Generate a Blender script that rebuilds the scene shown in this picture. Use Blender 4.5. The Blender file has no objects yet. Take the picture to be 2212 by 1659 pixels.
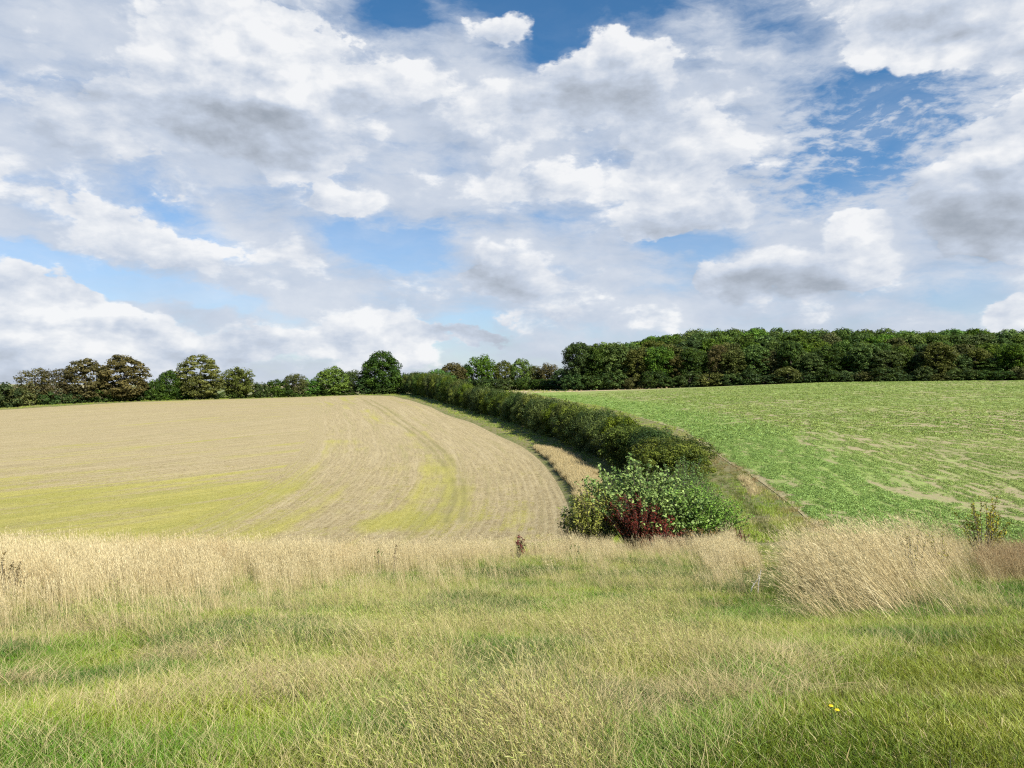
import bpy, math, random
import numpy as np
from mathutils import Vector

# ------------------------------------------------------------------ camera, exposure
scene = bpy.context.scene
COL = scene.collection
PI = math.pi
cd = bpy.data.cameras.new("camera"); cam = bpy.data.objects.new("camera", cd); COL.objects.link(cam)
cd.sensor_width = 36.0; cd.lens = 27.03          # 67.3 degrees wide: focal length 769 px at 1024
cd.clip_start = 0.05; cd.clip_end = 20000
cam.location = (0, 0, 0); cam.rotation_euler = (math.radians(90), 0, 0)
scene.camera = cam
scene.view_settings.view_transform = 'Standard'; scene.view_settings.look = 'None'
scene.view_settings.exposure = 0.8; scene.view_settings.gamma = 1.0
scene.cycles.use_denoising = False; scene.cycles.filter_width = 1.2; scene.cycles.sample_clamp_indirect = 4.0
scene.cycles.max_bounces = 4; scene.cycles.diffuse_bounces = 1; scene.cycles.glossy_bounces = 1
scene.cycles.transmission_bounces = 4; scene.cycles.transparent_max_bounces = 4
scene.cycles.caustics_reflective = False; scene.cycles.caustics_refractive = False

SUN_AZ = math.radians(136.0); SUN_EL = math.radians(42.0)   # azimuth from the view direction (+Y) towards the right (+X)

# ------------------------------------------------------------------ node helper
class NT:
    def __init__(s, tree): s.t = tree
    def _in(s, sock, v):
        if v is None: return
        if hasattr(v, 'is_output') or isinstance(v, bpy.types.NodeSocket): s.t.links.new(v, sock)
        else:
            if hasattr(sock, 'default_value'):
                dv = sock.default_value
                if isinstance(v, (tuple, list)) and hasattr(dv, '__len__') and len(dv) == 4 and len(v) == 3: v = (*v, 1)
                sock.default_value = v
    def n(s, typ, ins=None, **props):
        nd = s.t.nodes.new(typ)
        for k, v in props.items(): setattr(nd, k, v)
        for k, v in (ins or {}).items(): s._in(nd.inputs[k], v)
        return nd
    def m(s, op, a, b=None, c=None, clamp=False):
        nd = s.n('ShaderNodeMath', operation=op, use_clamp=clamp)
        s._in(nd.inputs[0], a); s._in(nd.inputs[1], b); s._in(nd.inputs[2], c)
        return nd.outputs[0]
    def add(s, a, b): return s.m('ADD', a, b)
    def mul(s, a, b): return s.m('MULTIPLY', a, b)
    def sub(s, a, b): return s.m('SUBTRACT', a, b)
    def ramp(s, x, a, b, lo=0.0, hi=1.0, smooth=True):
        nd = s.n('ShaderNodeMapRange', {0: x, 1: a, 2: b, 3: lo, 4: hi}, interpolation_type='SMOOTHSTEP' if smooth else 'LINEAR')
        return nd.outputs[0]
    def mix(s, f, a, b):
        nd = s.n('ShaderNodeMix', data_type='RGBA')
        s._in(nd.inputs[0], f); s._in(nd.inputs[6], a); s._in(nd.inputs[7], b)
        return nd.outputs[2]
    def noise(s, vec, scale, detail=4, rough=0.5, dist=0.0, dim='3D', lac=2.0):
        nd = s.n('ShaderNodeTexNoise', {'Vector': vec, 'Scale': scale, 'Detail': detail, 'Roughness': rough, 'Distortion': dist, 'Lacunarity': lac}, noise_dimensions=dim)
        return nd.outputs[0]
    def mapping(s, vec, loc=(0,0,0), rot=(0,0,0), scale=(1,1,1), typ='POINT'):
        return s.n('ShaderNodeMapping', {'Vector': vec, 'Location': loc, 'Rotation': rot, 'Scale': scale}, vector_type=typ).outputs[0]
    def xyz(s, x, y, z=0.0): return s.n('ShaderNodeCombineXYZ', {0: x, 1: y, 2: z}).outputs[0]
    def attr(s, name, typ='GEOMETRY'): return s.n('ShaderNodeAttribute', attribute_name=name, attribute_type=typ)

# ------------------------------------------------------------------ sky: Nishita air with procedural cloud decks, all by direction
def ae(px, py):
    """compass and height angle (radians) of a place in the sky, from its spot in the photograph (2212 wide)"""
    x = (px - 1106) / 1661.0; z = (829.5 - py) / 1661.0
    return math.atan(x), math.atan2(z, math.hypot(1, x))
world = bpy.data.worlds.new("World"); scene.world = world; world.use_nodes = True
wt = world.node_tree; wt.nodes.clear(); W = NT(wt)
sky = W.n('ShaderNodeTexSky', sky_type='NISHITA', sun_disc=False)
sky.sun_elevation = SUN_EL; sky.sun_rotation = SUN_AZ; sky.altitude = 100; sky.air_density = 1.0; sky.dust_density = 0.6; sky.ozone_density = 1.6
tc = W.n('ShaderNodeTexCoord').outputs['Generated']
sp = W.n('ShaderNodeSeparateXYZ', {0: tc})
az = W.m('ARCTAN2', sp.outputs[0], sp.outputs[1]); el = W.m('ARCSINE', sp.outputs[2])
P = W.xyz(az, el, 0.0)
# warp
wn = W.n('ShaderNodeTexNoise', {'Vector': W.mapping(P, scale=(1, 1.7, 1)), 'Scale': 7.0, 'Detail': 5, 'Roughness': 0.6}, noise_dimensions='3D').outputs[1]
wv = W.n('ShaderNodeVectorMath', {0: wn, 1: (0.5, 0.5, 0.5)}, operation='SUBTRACT').outputs[0]
def warped(k):
    sc_ = W.n('ShaderNodeVectorMath', {0: wv, 'Scale': k}, operation='SCALE').outputs[0]
    return W.n('ShaderNodeVectorMath', {0: P, 1: sc_}, operation='ADD').outputs[0]
Pw = warped(0.085)
def blobs(lst, vec):
    tot = None
    for px, py, rx, ry, ang, wgt in lst:
        a, e = ae(px, py)
        v = W.mapping(vec, loc=(a, e, 0), rot=(0, 0, -math.radians(ang)), scale=(rx / 1661., ry / 1661., 1), typ='TEXTURE')
        g = W.n('ShaderNodeTexGradient', {0: v}, gradient_type='QUADRATIC_SPHERE' if 0 else 'SPHERICAL').outputs[1]
        g = W.ramp(g, 0, 1)
        tot = W.mul(g, wgt) if tot is None else W.m('MULTIPLY_ADD', g, wgt, tot)
    return tot
# (x, y, radius x, radius y, tilt down to the right, weight)
BLUE = [(1180,-25,620,150,4,-1.25),(1175,120,90,75,0,-.3),(1960,215,300,105,10,-.62),(1700,60,170,110,20,-.5),(820,520,240,90,8,-1.0),(450,500,230,62,24,-.75),
        (60,560,260,50,3,-.95),(420,640,420,46,13,-.85),(1500,515,190,42,0,-.7),(2130,640,130,120,0,-.6),(1830,360,330,120,6,-.42),
        (900,770,200,60,0,-.4),(1420,735,420,55,2,-.42),(630,760,200,30,0,-.2),(120,30,200,60,0,-.1),(980,700,160,30,0,-.2),(880,40,160,60,20,-.5)]
WHITE = [(560,120,340,210,5,.8),(330,180,200,160,0,.2),(870,165,120,85,25,.5),(1085,80,120,90,0,.45),(1290,110,170,100,5,.5),(1400,130,110,90,0,.35),(2060,90,340,140,8,.7),(1940,120,160,90,0,.3),
         (1390,380,280,110,-8,.6),(1070,375,130,90,0,.5),(1855,520,85,62,0,1.1),(2190,340,210,120,-20,.7),(110,665,240,120,0,.9),(270,715,190,80,0,.5),
         (790,735,200,85,0,.8),(880,770,120,40,0,.3),(220,470,330,70,20,.4),(640,560,330,50,8,.4),(730,440,120,45,0,.45),(2190,690,90,60,0,.6),(1520,560,260,60,0,.3),(1060,240,260,90,15,.25),(560,720,120,60,0,.3)]
GREY = [(520,262,430,95,4,.8),(1270,225,300,120,5,.85),(760,205,90,45,0,.5),(330,350,330,80,5,.35),(1050,605,300,75,3,.55),(1000,728,200,34,0,.6),(1670,610,420,75,0,.6),(2130,480,260,160,-8,.8),
        (440,745,270,60,0,.6),(1480,470,330,60,-8,.45),(80,200,200,130,0,.3),(700,620,330,40,5,.25),(300,690,90,30,0,.3),(2030,30,200,60,0,.3),(60,790,260,50,0,.45),(1270,690,320,40,0,.2)]
bl = blobs(BLUE, Pw); wh = blobs(WHITE, warped(0.085)); gr = blobs(GREY, warped(0.10))
Pc = W.mapping(warped(0.02), scale=(1, 1.9, 1))
n1 = W.noise(Pc, 5.6, 12, 0.58)
so = 0.018
n1b = W.noise(W.mapping(warped(0.02), loc=(so, so * 1.6, 0), scale=(1, 1.9, 1)), 5.6, 12, 0.58)
n2 = W.noise(W.mapping(warped(0.05), loc=(3.1, 1.7, 4), rot=(0, 0, -0.25), scale=(1, 3.2, 1)), 5.0, 9, 0.62)
# small ripples of high cloud
rip = W.noise(W.mapping(warped(0.03), loc=(5, 2, 1), rot=(0, 0, 0.35), scale=(1, 2.6, 1)), 38.0, 4, 0.6)
ripm = blobs([(1800,370,420,170,5,1.0),(1950,230,380,130,8,.8),(1000,480,300,100,0,.3)], warped(0.05))
def puff(ox, oy):
    v = W.mapping(warped(0.03), loc=(ox, oy, 0.3), scale=(1, 1.35, 1))
    nd = W.n('ShaderNodeTexVoronoi', {'Vector': v, 'Scale': 13.0, 'Detail': 3.0, 'Roughness': 0.55, 'Lacunarity': 2.1}, feature='F1', normalize=True)
    return W.sub(0.42, nd.outputs['Distance'])
pf = puff(0, 0); pfb = puff(0.010, 0.017)
whc = W.m('MINIMUM', W.m('MAXIMUM', wh, 0.0), 1.0)
# unseen sky overhead and behind the viewer cleared of cloud to cut fill light
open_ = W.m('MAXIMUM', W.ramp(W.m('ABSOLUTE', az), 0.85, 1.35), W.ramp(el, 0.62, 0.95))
N1 = W.sub(n1, 0.5); N2 = W.sub(n2, 0.5)
# high thin layer: lilac white, soft, rippled
cov = W.add(bl, W.add(W.mul(N1, 1.0), W.mul(N2, 2.1)))
cov = W.add(cov, W.mul(W.mul(W.sub(rip, 0.5), 2.4), ripm))
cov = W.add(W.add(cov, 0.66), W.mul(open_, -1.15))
c = W.mul(W.ramp(cov, -0.20, 0.74), 0.95)
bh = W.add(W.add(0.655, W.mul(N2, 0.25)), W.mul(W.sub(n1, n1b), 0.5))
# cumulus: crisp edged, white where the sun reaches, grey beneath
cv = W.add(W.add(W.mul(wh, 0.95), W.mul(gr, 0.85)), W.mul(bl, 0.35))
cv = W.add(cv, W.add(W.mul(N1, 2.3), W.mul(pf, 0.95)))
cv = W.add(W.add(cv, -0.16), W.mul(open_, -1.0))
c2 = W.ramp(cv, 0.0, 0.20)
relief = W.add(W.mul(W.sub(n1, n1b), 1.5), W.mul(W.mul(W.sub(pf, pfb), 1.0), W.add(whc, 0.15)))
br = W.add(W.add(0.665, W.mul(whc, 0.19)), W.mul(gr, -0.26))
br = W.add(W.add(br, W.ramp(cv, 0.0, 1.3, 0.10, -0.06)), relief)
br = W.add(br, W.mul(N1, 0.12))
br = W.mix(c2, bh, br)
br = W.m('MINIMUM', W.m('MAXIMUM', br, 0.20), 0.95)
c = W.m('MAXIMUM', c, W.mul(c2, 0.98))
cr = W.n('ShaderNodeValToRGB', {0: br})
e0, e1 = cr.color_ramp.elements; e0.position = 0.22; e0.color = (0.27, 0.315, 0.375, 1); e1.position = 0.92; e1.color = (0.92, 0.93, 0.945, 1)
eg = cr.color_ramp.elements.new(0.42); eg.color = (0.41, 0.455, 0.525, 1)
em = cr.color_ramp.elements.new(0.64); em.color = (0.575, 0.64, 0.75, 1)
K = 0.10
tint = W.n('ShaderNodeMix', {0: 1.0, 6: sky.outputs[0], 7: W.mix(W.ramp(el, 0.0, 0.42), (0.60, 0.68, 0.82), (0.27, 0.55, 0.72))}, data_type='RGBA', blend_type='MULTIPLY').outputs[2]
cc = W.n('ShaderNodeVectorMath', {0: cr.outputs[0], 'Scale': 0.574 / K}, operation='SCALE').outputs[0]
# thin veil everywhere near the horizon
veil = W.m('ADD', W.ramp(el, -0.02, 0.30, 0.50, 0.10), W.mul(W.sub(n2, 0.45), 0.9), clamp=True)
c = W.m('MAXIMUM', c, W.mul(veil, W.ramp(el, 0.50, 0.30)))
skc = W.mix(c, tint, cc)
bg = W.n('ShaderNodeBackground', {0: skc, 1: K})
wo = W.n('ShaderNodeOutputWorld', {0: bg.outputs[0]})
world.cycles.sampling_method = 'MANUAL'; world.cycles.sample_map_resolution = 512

sd = bpy.data.lights.new("sun", 'SUN'); sd.energy = 5.0; sd.angle = math.radians(0.53); sd.color = (1.0, 0.95, 0.87)
sun = bpy.data.objects.new("sun", sd); COL.objects.link(sun)
sdir = Vector((math.sin(SUN_AZ) * math.cos(SUN_EL), math.cos(SUN_AZ) * math.cos(SUN_EL), math.sin(SUN_EL)))
sun.rotation_euler = sdir.to_track_quat('Z', 'Y').to_euler(); sun.location = sdir * 60
# ------------------------------------------------------------------ terrain: a foreground down, a dry valley, two fields rising beyond
rng = np.random.default_rng(7)
TU = np.array([-400., 0, 256, 512, 640, 768, 900, 1024, 1400])
TD = {   # distance ahead (m): height angle rows, one list per bearing column
-400:[(1.5,1204),(3.2,768),(6,665),(8,632),(12,592),(17,566),(22,574),(30,594),(40,578),(50,545),(65,505),(90,470),(130,442),(180,424),(230,410),(300,402),(500,394),(900,386),(1500,385),(5000,384.6)],
0:   [(1.5,1204),(3.2,768),(6,665),(8,632),(12,592),(17,565),(22,572),(30,592),(40,578),(50,544),(65,504),(90,466),(130,436),(180,418),(200,411.5),(230,403),(300,398),(500,391),(900,384),(1500,384.5),(5000,384.6)],
256: [(1.5,1204),(3.2,768),(6,662),(8,630),(12,596),(17,568),(22,568),(30,586),(40,572),(50,540),(65,502),(90,463),(130,431),(180,411.5),(220,402.5),(240,400),(300,397),(500,391),(900,385),(1500,384.5),(5000,384.6)],
512: [(1.5,1204),(3.2,768),(6,660),(10,614),(13,593),(17,571),(22,556),(27,556),(33,564),(40,553),(50,529),(65,498),(90,458),(130,427),(180,407.5),(230,397.5),(260,394),(300,389),(400,388),(900,386),(1500,385),(5000,384.6)],
640: [(1.5,1204),(3.2,768),(6,660),(10,612),(13,590),(17,568),(22,553),(27,548),(33,543),(40,531),(50,509),(65,481),(90,447),(130,417),(180,398),(230,388.5),(270,386),(300,386),(900,386),(1500,385),(5000,384.6)],
768: [(1.5,1204),(3.2,768),(6,660),(10,612),(13,590),(17,568),(22,552),(27,541),(36,520.5),(45,498),(60,467),(90,430),(130,405.5),(180,391),(220,385.5),(240,384),(270,384),(900,384),(1500,384),(5000,384.6)],
900: [(1.5,1204),(3.2,768),(6,660),(10,608),(13,583),(17,559),(22,550),(28,547),(36,529),(45,505),(60,472),(90,431),(130,404),(180,387.5),(210,382),(235,380),(270,380),(900,382),(1500,384),(5000,384.6)],
1024:[(1.5,1204),(3.2,768),(6,658),(10,602),(13,574),(16,556),(20,550),(25,552),(35,535),(45,510),(60,476),(90,433),(130,403),(180,385),(205,379),(225,377.5),(270,377.5),(900,382),(1500,384),(5000,384.6)],
1400:[(1.5,1204),(3.2,768),(6,655),(10,596),(13,566),(16,548),(20,542),(25,545),(35,530),(45,508),(60,474),(90,430),(130,400),(180,380),(205,376),(225,375),(270,375),(900,381),(1500,384),(5000,384.6)]}
LG = np.arange(math.log(0.3), math.log(12000), 0.02)
cols = []
for u in TU:
    t = np.array(TD[int(u)]); cols.append(np.interp(LG, np.log(t[:, 0]), t[:, 1]))
cols = np.array(cols)
UG = np.arange(-400, 1401, 20.)
# smooth (cosine) interpolation across, then blur along and across
VT = np.zeros((len(UG), len(LG)))
for i, u in enumerate(UG):
    k = min(max(np.searchsorted(TU, u) - 1, 0), len(TU) - 2); f = (u - TU[k]) / (TU[k + 1] - TU[k])
    VT[i] = cols[k] * (1 - f) + cols[k + 1] * f
def gblur(A, s, ax):
    r = int(3 * s); k = np.exp(-np.arange(-r, r + 1) ** 2 / (2. * s * s)); k /= k.sum()
    pad = [(0, 0), (0, 0)]; pad[ax] = (r, r); B = np.pad(A, pad, mode='edge')
    return np.apply_along_axis(lambda q: np.convolve(q, k, 'valid'), ax, B)
near_tab = VT[:, LG < math.log(3.0)].copy()
VT = gblur(gblur(VT, 2.6, 0), 4.0, 1); VT[:, LG < math.log(3.0)] = near_tab

def vnoise(x, y, scale, seed=0, octaves=4, rough=0.5):
    """value noise, -1..1"""
    out = 0; amp = 1; tot = 0; x = np.asarray(x, float) / scale; y = np.asarray(y, float) / scale
    for o in range(octaves):
        xi = np.floor(x).astype(np.int64); yi = np.floor(y).astype(np.int64); fx = x - xi; fy = y - yi
        fx = fx * fx * (3 - 2 * fx); fy = fy * fy * (3 - 2 * fy)
        def h(a, b):
            n = (a * 374761393 + b * 668265263 + (seed + o) * 1442695041) & 0x7fffffff
            n = ((n ^ (n >> 13)) * 1274126177) & 0x7fffffff; n = (n ^ (n >> 16)) & 0xffff
            return n / 32767.5 - 1
        v = (h(xi, yi) * (1 - fx) + h(xi + 1, yi) * fx) * (1 - fy) + (h(xi, yi + 1) * (1 - fx) + h(xi + 1, yi + 1) * fx) * fy
        out = out + v * amp; tot += amp; amp *= rough; x = x * 2.03 + 17.1; y = y * 2.03 - 9.3
    return out / tot
def base_h(x, y):
    x = np.asarray(x, float); y = np.asarray(y, float)
    r = np.hypot(x, y); th = np.arctan2(x, y); thc = np.clip(th, -0.93, 0.93)
    u = np.clip(512 + 769 * np.tan(thc), -400, 1400); d = np.maximum(r * np.cos(thc), 0.31)
    a = (u + 400) / 20.; i = np.clip(a.astype(int), 0, len(UG) - 2); fa = a - i
    b = (np.log(d) - LG[0]) / 0.02; j = np.clip(b.astype(int), 0, len(LG) - 2); fb = np.clip(b - j, 0, 1)
    v = (VT[i, j] * (1 - fb) + VT[i, j + 1] * fb) * (1 - fa) + (VT[i + 1, j] * (1 - fb) + VT[i + 1, j + 1] * fb) * fa
    return (384 - v) / 769 * d
def unproj(px, py, dmin=30., dmax=1500.):
    """first place past dmin metres where the line of sight through a spot of the photograph (2212 wide) meets the ground"""
    t = (px - 1106) / 1661.; s = (829.5 - py) / 1661.
    d = np.exp(np.arange(math.log(dmin), math.log(dmax), 0.004))
    below = base_h(t * d, d) >= s * d
    k = np.argmax(below) if below.any() else len(d) - 1
    return (t * d[k], d[k])
def poly(pts, dmin=30.): return np.array([unproj(a, b, dmin) for a, b in pts])
def smooth_line(P, n=6):
    P = np.asarray(P); out = []
    for i in range(len(P) - 1):
        p0 = P[max(i - 1, 0)]; p1 = P[i]; p2 = P[i + 1]; p3 = P[min(i + 2, len(P) - 1)]
        for t in np.arange(n) / n:
            out.append(0.5 * ((2 * p1) + (-p0 + p2) * t + (2 * p0 - 5 * p1 + 4 * p2 - p3) * t * t + (-p0 + 3 * p1 - 3 * p2 + p3) * t ** 3))
    out.append(P[-1]); return np.array(out)
def line_dist(x, y, P):
    """distance to a polyline and the length along it"""
    best = np.full(x.shape, 1e9); al = np.zeros(x.shape); s0 = 0
    for a, b in zip(P[:-1], P[1:]):
        d = b - a; L2 = max(d @ d, 1e-9); L = math.sqrt(L2)
        t = np.clip(((x - a[0]) * d[0] + (y - a[1]) * d[1]) / L2, 0, 1)
        q = np.hypot(x - a[0] - t * d[0], y - a[1] - t * d[1]); m = q < best
        best = np.where(m, q, best); al = np.where(m, s0 + t * L, al); s0 += L
    return best, al
def inside(x, y, P):
    c = np.zeros(x.shape, bool); n = len(P)
    for i in range(n):
        x1, y1 = P[i]; x2, y2 = P[(i + 1) % n]
        cr = ((y1 > y) != (y2 > y))
        if y1 != y2: c ^= cr & (x < (x2 - x1) * (y - y1) / (y2 - y1) + x1)
    return c
def sdist(x, y, P):
    d, _ = line_dist(x, y, np.vstack([P, P[:1]])); return np.where(inside(x, y, P), d, -d)

# left stubble field: right-hand headland edge, then the far edge
EDGE_L = smooth_line(poly([(1236,1152),(1232,1112),(1212,1062),(1178,1012),(1130,970),(1080,945),(1020,916),(960,893),(905,870),(850,858)]))
near_l = np.array([(-75., 43.), (-30., 41.), (-8., 41.), EDGE_L[0] + np.array([0.6, -3.0])])
far_l = np.array([unproj(x, y) for x, y in [(770,856),(700,858),(500,864),(300,871),(150,878),(0,887)]])
FIELD_L = np.vstack([near_l, EDGE_L, smooth_line(far_l, 4), [far_l[-1] + np.array([-90., -12.])], [(-150., 90.)]])
# right crop field: left-hand edge, far edge
EDGE_R = smooth_line(poly([(1770,1150),(1700,1092),(1640,1045),(1580,1008),(1520,965),(1460,930),(1380,905),(1290,878),(1210,862),(1140,850)], 33.))
far_r = np.array([unproj(x, y) for x, y in [(1230,847),(1340,842),(1480,836),(1640,832),(1800,825),(1960,821),(2212,818)]])
far_r[-1] = (126., 203.)
FIELD_R = np.vstack([[(12.6, 30.5)], EDGE_R, far_r, [(190., 215.), (150., 60.), (60., 28.)], [(24., 26.5)]])
EL_LINE = EDGE_L; ER_LINE = EDGE_R
HEDGE = smooth_line(poly([(1455,1062),(1390,1028),(1320,1003),(1240,968),(1160,935),(1080,905),(1000,880),(930,862),(880,852)], 40.)) + np.array([0.9, 0.3])
def ground_h(x, y):
    x = np.asarray(x, float); y = np.asarray(y, float)
    h = base_h(x, y); r = np.hypot(x, y)
    sl = sdist(x, y, FIELD_L)
    h = h + 0.16 * np.clip(0.5 - sl / 1.6, 0, 1) * np.clip((r - 33) / 8, 0, 1) * np.clip((300 - r) / 60, 0, 1) * (sl > -40)
    k = np.clip(1 - (r - 14) / 20, 0, 1)
    h = h + k * (0.045 * vnoise(x, y, 0.9, 3, 3) + 0.10 * vnoise(x, y, 3.1, 5, 2)) * np.clip((r - 0.5) / 2, 0, 1)
    h = h + 0.5 * vnoise(x, y, 45., 11, 2) * np.clip((r - 60) / 100, 0, 1) * (r < 400)
    return h

# ------------------------------------------------------------------ mesh helpers
def mesh_np(name, V, F, mats, attrs=None, smooth=False, mat_idx=None):
    """one mesh from numpy arrays; F is (n,3) or (n,4); attrs: name -> per-point floats"""
    me = bpy.data.meshes.new(name); V = np.asarray(V, np.float32); F = np.asarray(F, np.int32); k = F.shape[1]
    me.vertices.add(len(V)); me.vertices.foreach_set('co', V.ravel())
    me.loops.add(F.size); me.loops.foreach_set('vertex_index', F.ravel())
    me.polygons.add(len(F)); me.polygons.foreach_set('loop_start', np.arange(0, F.size, k, dtype=np.int32))
    me.polygons.foreach_set('loop_total', np.full(len(F), k, np.int32))
    if smooth: me.polygons.foreach_set('use_smooth', np.ones(len(F), bool))
    for m_ in (mats if isinstance(mats, (list, tuple)) else [mats]): me.materials.append(m_)
    if mat_idx is not None: me.polygons.foreach_set('material_index', np.asarray(mat_idx, np.int32))
    for a, v in (attrs or {}).items():
        at = me.attributes.new(a, 'FLOAT', 'POINT'); at.data.foreach_set('value', np.asarray(v, np.float32))
    me.update(calc_edges=True); return me
def tag(o, label=None, cat=None, group=None, kind=None):
    for k, v in (('label', label), ('category', cat), ('group', group), ('kind', kind)):
        if v: o[k] = v
    return o
def link(name, me, parent=None, loc=None):
    o = bpy.data.objects.new(name, me); COL.objects.link(o)
    if parent: o.parent = parent
    if loc is not None: o.location = loc
    return o
def grid_faces(na, nb):
    i = np.arange(na - 1)[:, None] * nb + np.arange(nb - 1)[None, :]; i = i.ravel()
    return np.stack([i, i + nb, i + nb + 1, i + 1], 1)
def new_mat(name):
    m = bpy.data.materials.new(name); m.use_nodes = True; m.node_tree.nodes.clear(); return m, NT(m.node_tree)
def finish(T, bsdf, disp=None):
    o = T.n('ShaderNodeOutputMaterial', {'Surface': bsdf})
def principled(T, col, rough=0.9, bump=None, strength=0.3, dist=0.05, spec=0.2):
    ins = {'Base Color': col, 'Roughness': rough, 'Specular IOR Level': spec}
    nd = T.n('ShaderNodeBsdfPrincipled', ins)
    if bump is not None:
        b = T.n('ShaderNodeBump', {'Height': bump, 'Strength': strength, 'Distance': dist}); T.t.links.new(b.outputs[0], nd.inputs['Normal'])
    return nd.outputs[0]

# ---- materials of the land
def mat_ground():
    m, T = new_mat("rough_grass_ground")
    g = T.n('ShaderNodeNewGeometry').outputs['Position']
    a = T.noise(g, 0.25, 6, 0.6); b = T.noise(g, 2.2, 5, 0.65); c = T.noise(g, 14., 3, 0.6)
    col = T.mix(T.ramp(a, 0.38, 0.62), (0.10, 0.135, 0.03), (0.17, 0.15, 0.06))
    col = T.mix(T.ramp(b, 0.4, 0.65), col, (0.20, 0.175, 0.085))
    far = T.attr('far').outputs[2]
    fc = T.mix(T.ramp(T.noise(g, 0.006, 3, 0.5), 0.42, 0.55), (0.34, 0.28, 0.16), (0.14, 0.17, 0.06))
    col = T.mix(far, col, fc)
    near = T.attr('near').outputs[2]
    col = T.mix(near, col, T.mix(T.ramp(c, 0.35, 0.65), (0.07, 0.085, 0.022), (0.16, 0.15, 0.06)))
    tan = T.attr('tan').outputs[2]
    col = T.mix(T.mul(tan, T.ramp(b, 0.2, 0.5)), col, T.mix(b, (0.36, 0.28, 0.16), (0.50, 0.42, 0.27)))
    finish(T, principled(T, col, 0.95, T.add(b, c), 0.5, 0.08)); return m
def mat_stubble():
    m, T = new_mat("stubble_soil")
    g = T.n('ShaderNodeNewGeometry').outputs['Position']
    e = T.attr('edge').outputs[2]; al = T.attr('along').outputs[2]; it = T.attr('inner').outputs[2]
    # drill rows: offsets of the headland edge near it, straight rows inside
    rows = T.xyz(T.mul(e, 1.0), T.mul(al, 0.05)); rin = T.mapping(g, rot=(0, 0, math.radians(48)), scale=(20.0, 1.0, 100.0), typ='TEXTURE')
    sel = T.ramp(it, 0.35, 0.65)
    rv = T.n('ShaderNodeMix', {0: sel, 4: rows, 5: rin}, data_type='VECTOR').outputs[1]
    r1 = T.noise(rv, 3.4, 6, 0.75); r2 = T.noise(rv, 0.42, 4, 0.6); r3 = T.noise(rv, 0.14, 3, 0.6)
    fine = T.noise(g, 4.5, 6, 0.8); mid = T.noise(g, 0.12, 5, 0.6)
    col = T.mix(T.ramp(r1, 0.34, 0.66), (0.205, 0.155, 0.070), (0.355, 0.280, 0.132))
    col = T.mix(T.mul(T.ramp(fine, 0.38, 0.68), 0.75), col, (0.44, 0.37, 0.225))
    col = T.mix(T.mul(T.ramp(fine, 0.47, 0.30), 0.6), col, (0.13, 0.10, 0.055))
    st = T.noise(T.n('ShaderNodeMix', {0: sel, 4: T.xyz(e, T.mul(al, 0.03)), 5: T.mapping(g, rot=(0, 0, math.radians(48)), scale=(40.0, 1.0, 100.0), typ='TEXTURE')}, data_type='VECTOR').outputs[1], 0.85, 6, 0.72)
    col = T.mix(T.mul(T.ramp(st, 0.50, 0.66), 0.40), col, (0.25, 0.225, 0.085)); col = T.mix(T.mul(T.ramp(st, 0.50, 0.36), 0.30), col, (0.45, 0.375, 0.22))
    # regrown seedlings, yellow green
    yg = T.attr('weed').outputs[2]
    k = T.add(T.mul(yg, 1.0), T.add(T.mul(T.sub(r3, 0.5), 2.4), T.add(T.mul(T.sub(r2, 0.5), 2.4), T.mul(T.sub(mid, 0.5), 1.5))))
    k = T.add(k, T.mul(T.sub(fine, 0.5), 0.9))
    k = T.ramp(k, 0.38, 1.15)
    ygc = T.mix(T.ramp(r2, 0.35, 0.65), (0.25, 0.25, 0.040), (0.385, 0.345, 0.075))
    col = T.mix(T.mul(k, 0.78), col, T.mix(T.ramp(fine, 0.3, 0.6), (0.24, 0.23, 0.045), ygc))
    # wheel marks
    tr = T.attr('track').outputs[2]
    col = T.mix(T.mul(tr, 0.62), col, (0.165, 0.150, 0.042))
    dk = T.add(T.mul(r1, 0.6), T.add(T.mul(fine, 0.9), T.mul(tr, -0.6)))
    finish(T, principled(T, col, 0.95, dk, 0.55, 0.12)); return m
def mat_crop():
    m, T = new_mat("crop_soil")
    g = T.n('ShaderNodeNewGeometry').outputs['Position']
    e = T.attr('edge').outputs[2]; al = T.attr('along').outputs[2]; it = T.attr('inner').outputs[2]
    rows = T.xyz(e, T.mul(al, 0.1)); rin = T.mapping(g, rot=(0, 0, math.radians(-55)), scale=(8.0, 1.0, 100.0), typ='TEXTURE')
    sel = T.ramp(it, 0.3, 0.7)
    rv = T.n('ShaderNodeMix', {0: sel, 4: rows, 5: rin}, data_type='VECTOR').outputs[1]
    r1 = T.noise(rv, 1.3, 5, 0.65); r2 = T.noise(rv, 0.3, 4, 0.55)
    fine = T.noise(g, 2.0, 6, 0.7); big = T.noise(g, 0.035, 4, 0.55)
    soil = T.mix(fine, (0.22, 0.190, 0.095), (0.35, 0.300, 0.160))
    leaf = T.mix(T.ramp(r1, 0.35, 0.65), (0.150, 0.215, 0.045), (0.235, 0.300, 0.075))
    dn = T.attr('dense').outputs[2]
    k = T.add(T.add(dn, T.mul(T.sub(r1, 0.5), 1.8)), T.add(T.mul(T.sub(big, 0.5), 1.2), T.add(T.mul(T.sub(r2, 0.5), 1.0), T.mul(T.sub(fine, 0.5), 0.8))))
    col = T.mix(T.ramp(k, 0.2, 0.85), soil, leaf)
    finish(T, principled(T, col, 0.9, T.add(T.mul(r1, 0.8), fine), 0.7, 0.16)); return m
M_GROUND = mat_ground(); M_STUB = mat_stubble(); M_CROP = mat_crop()

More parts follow.
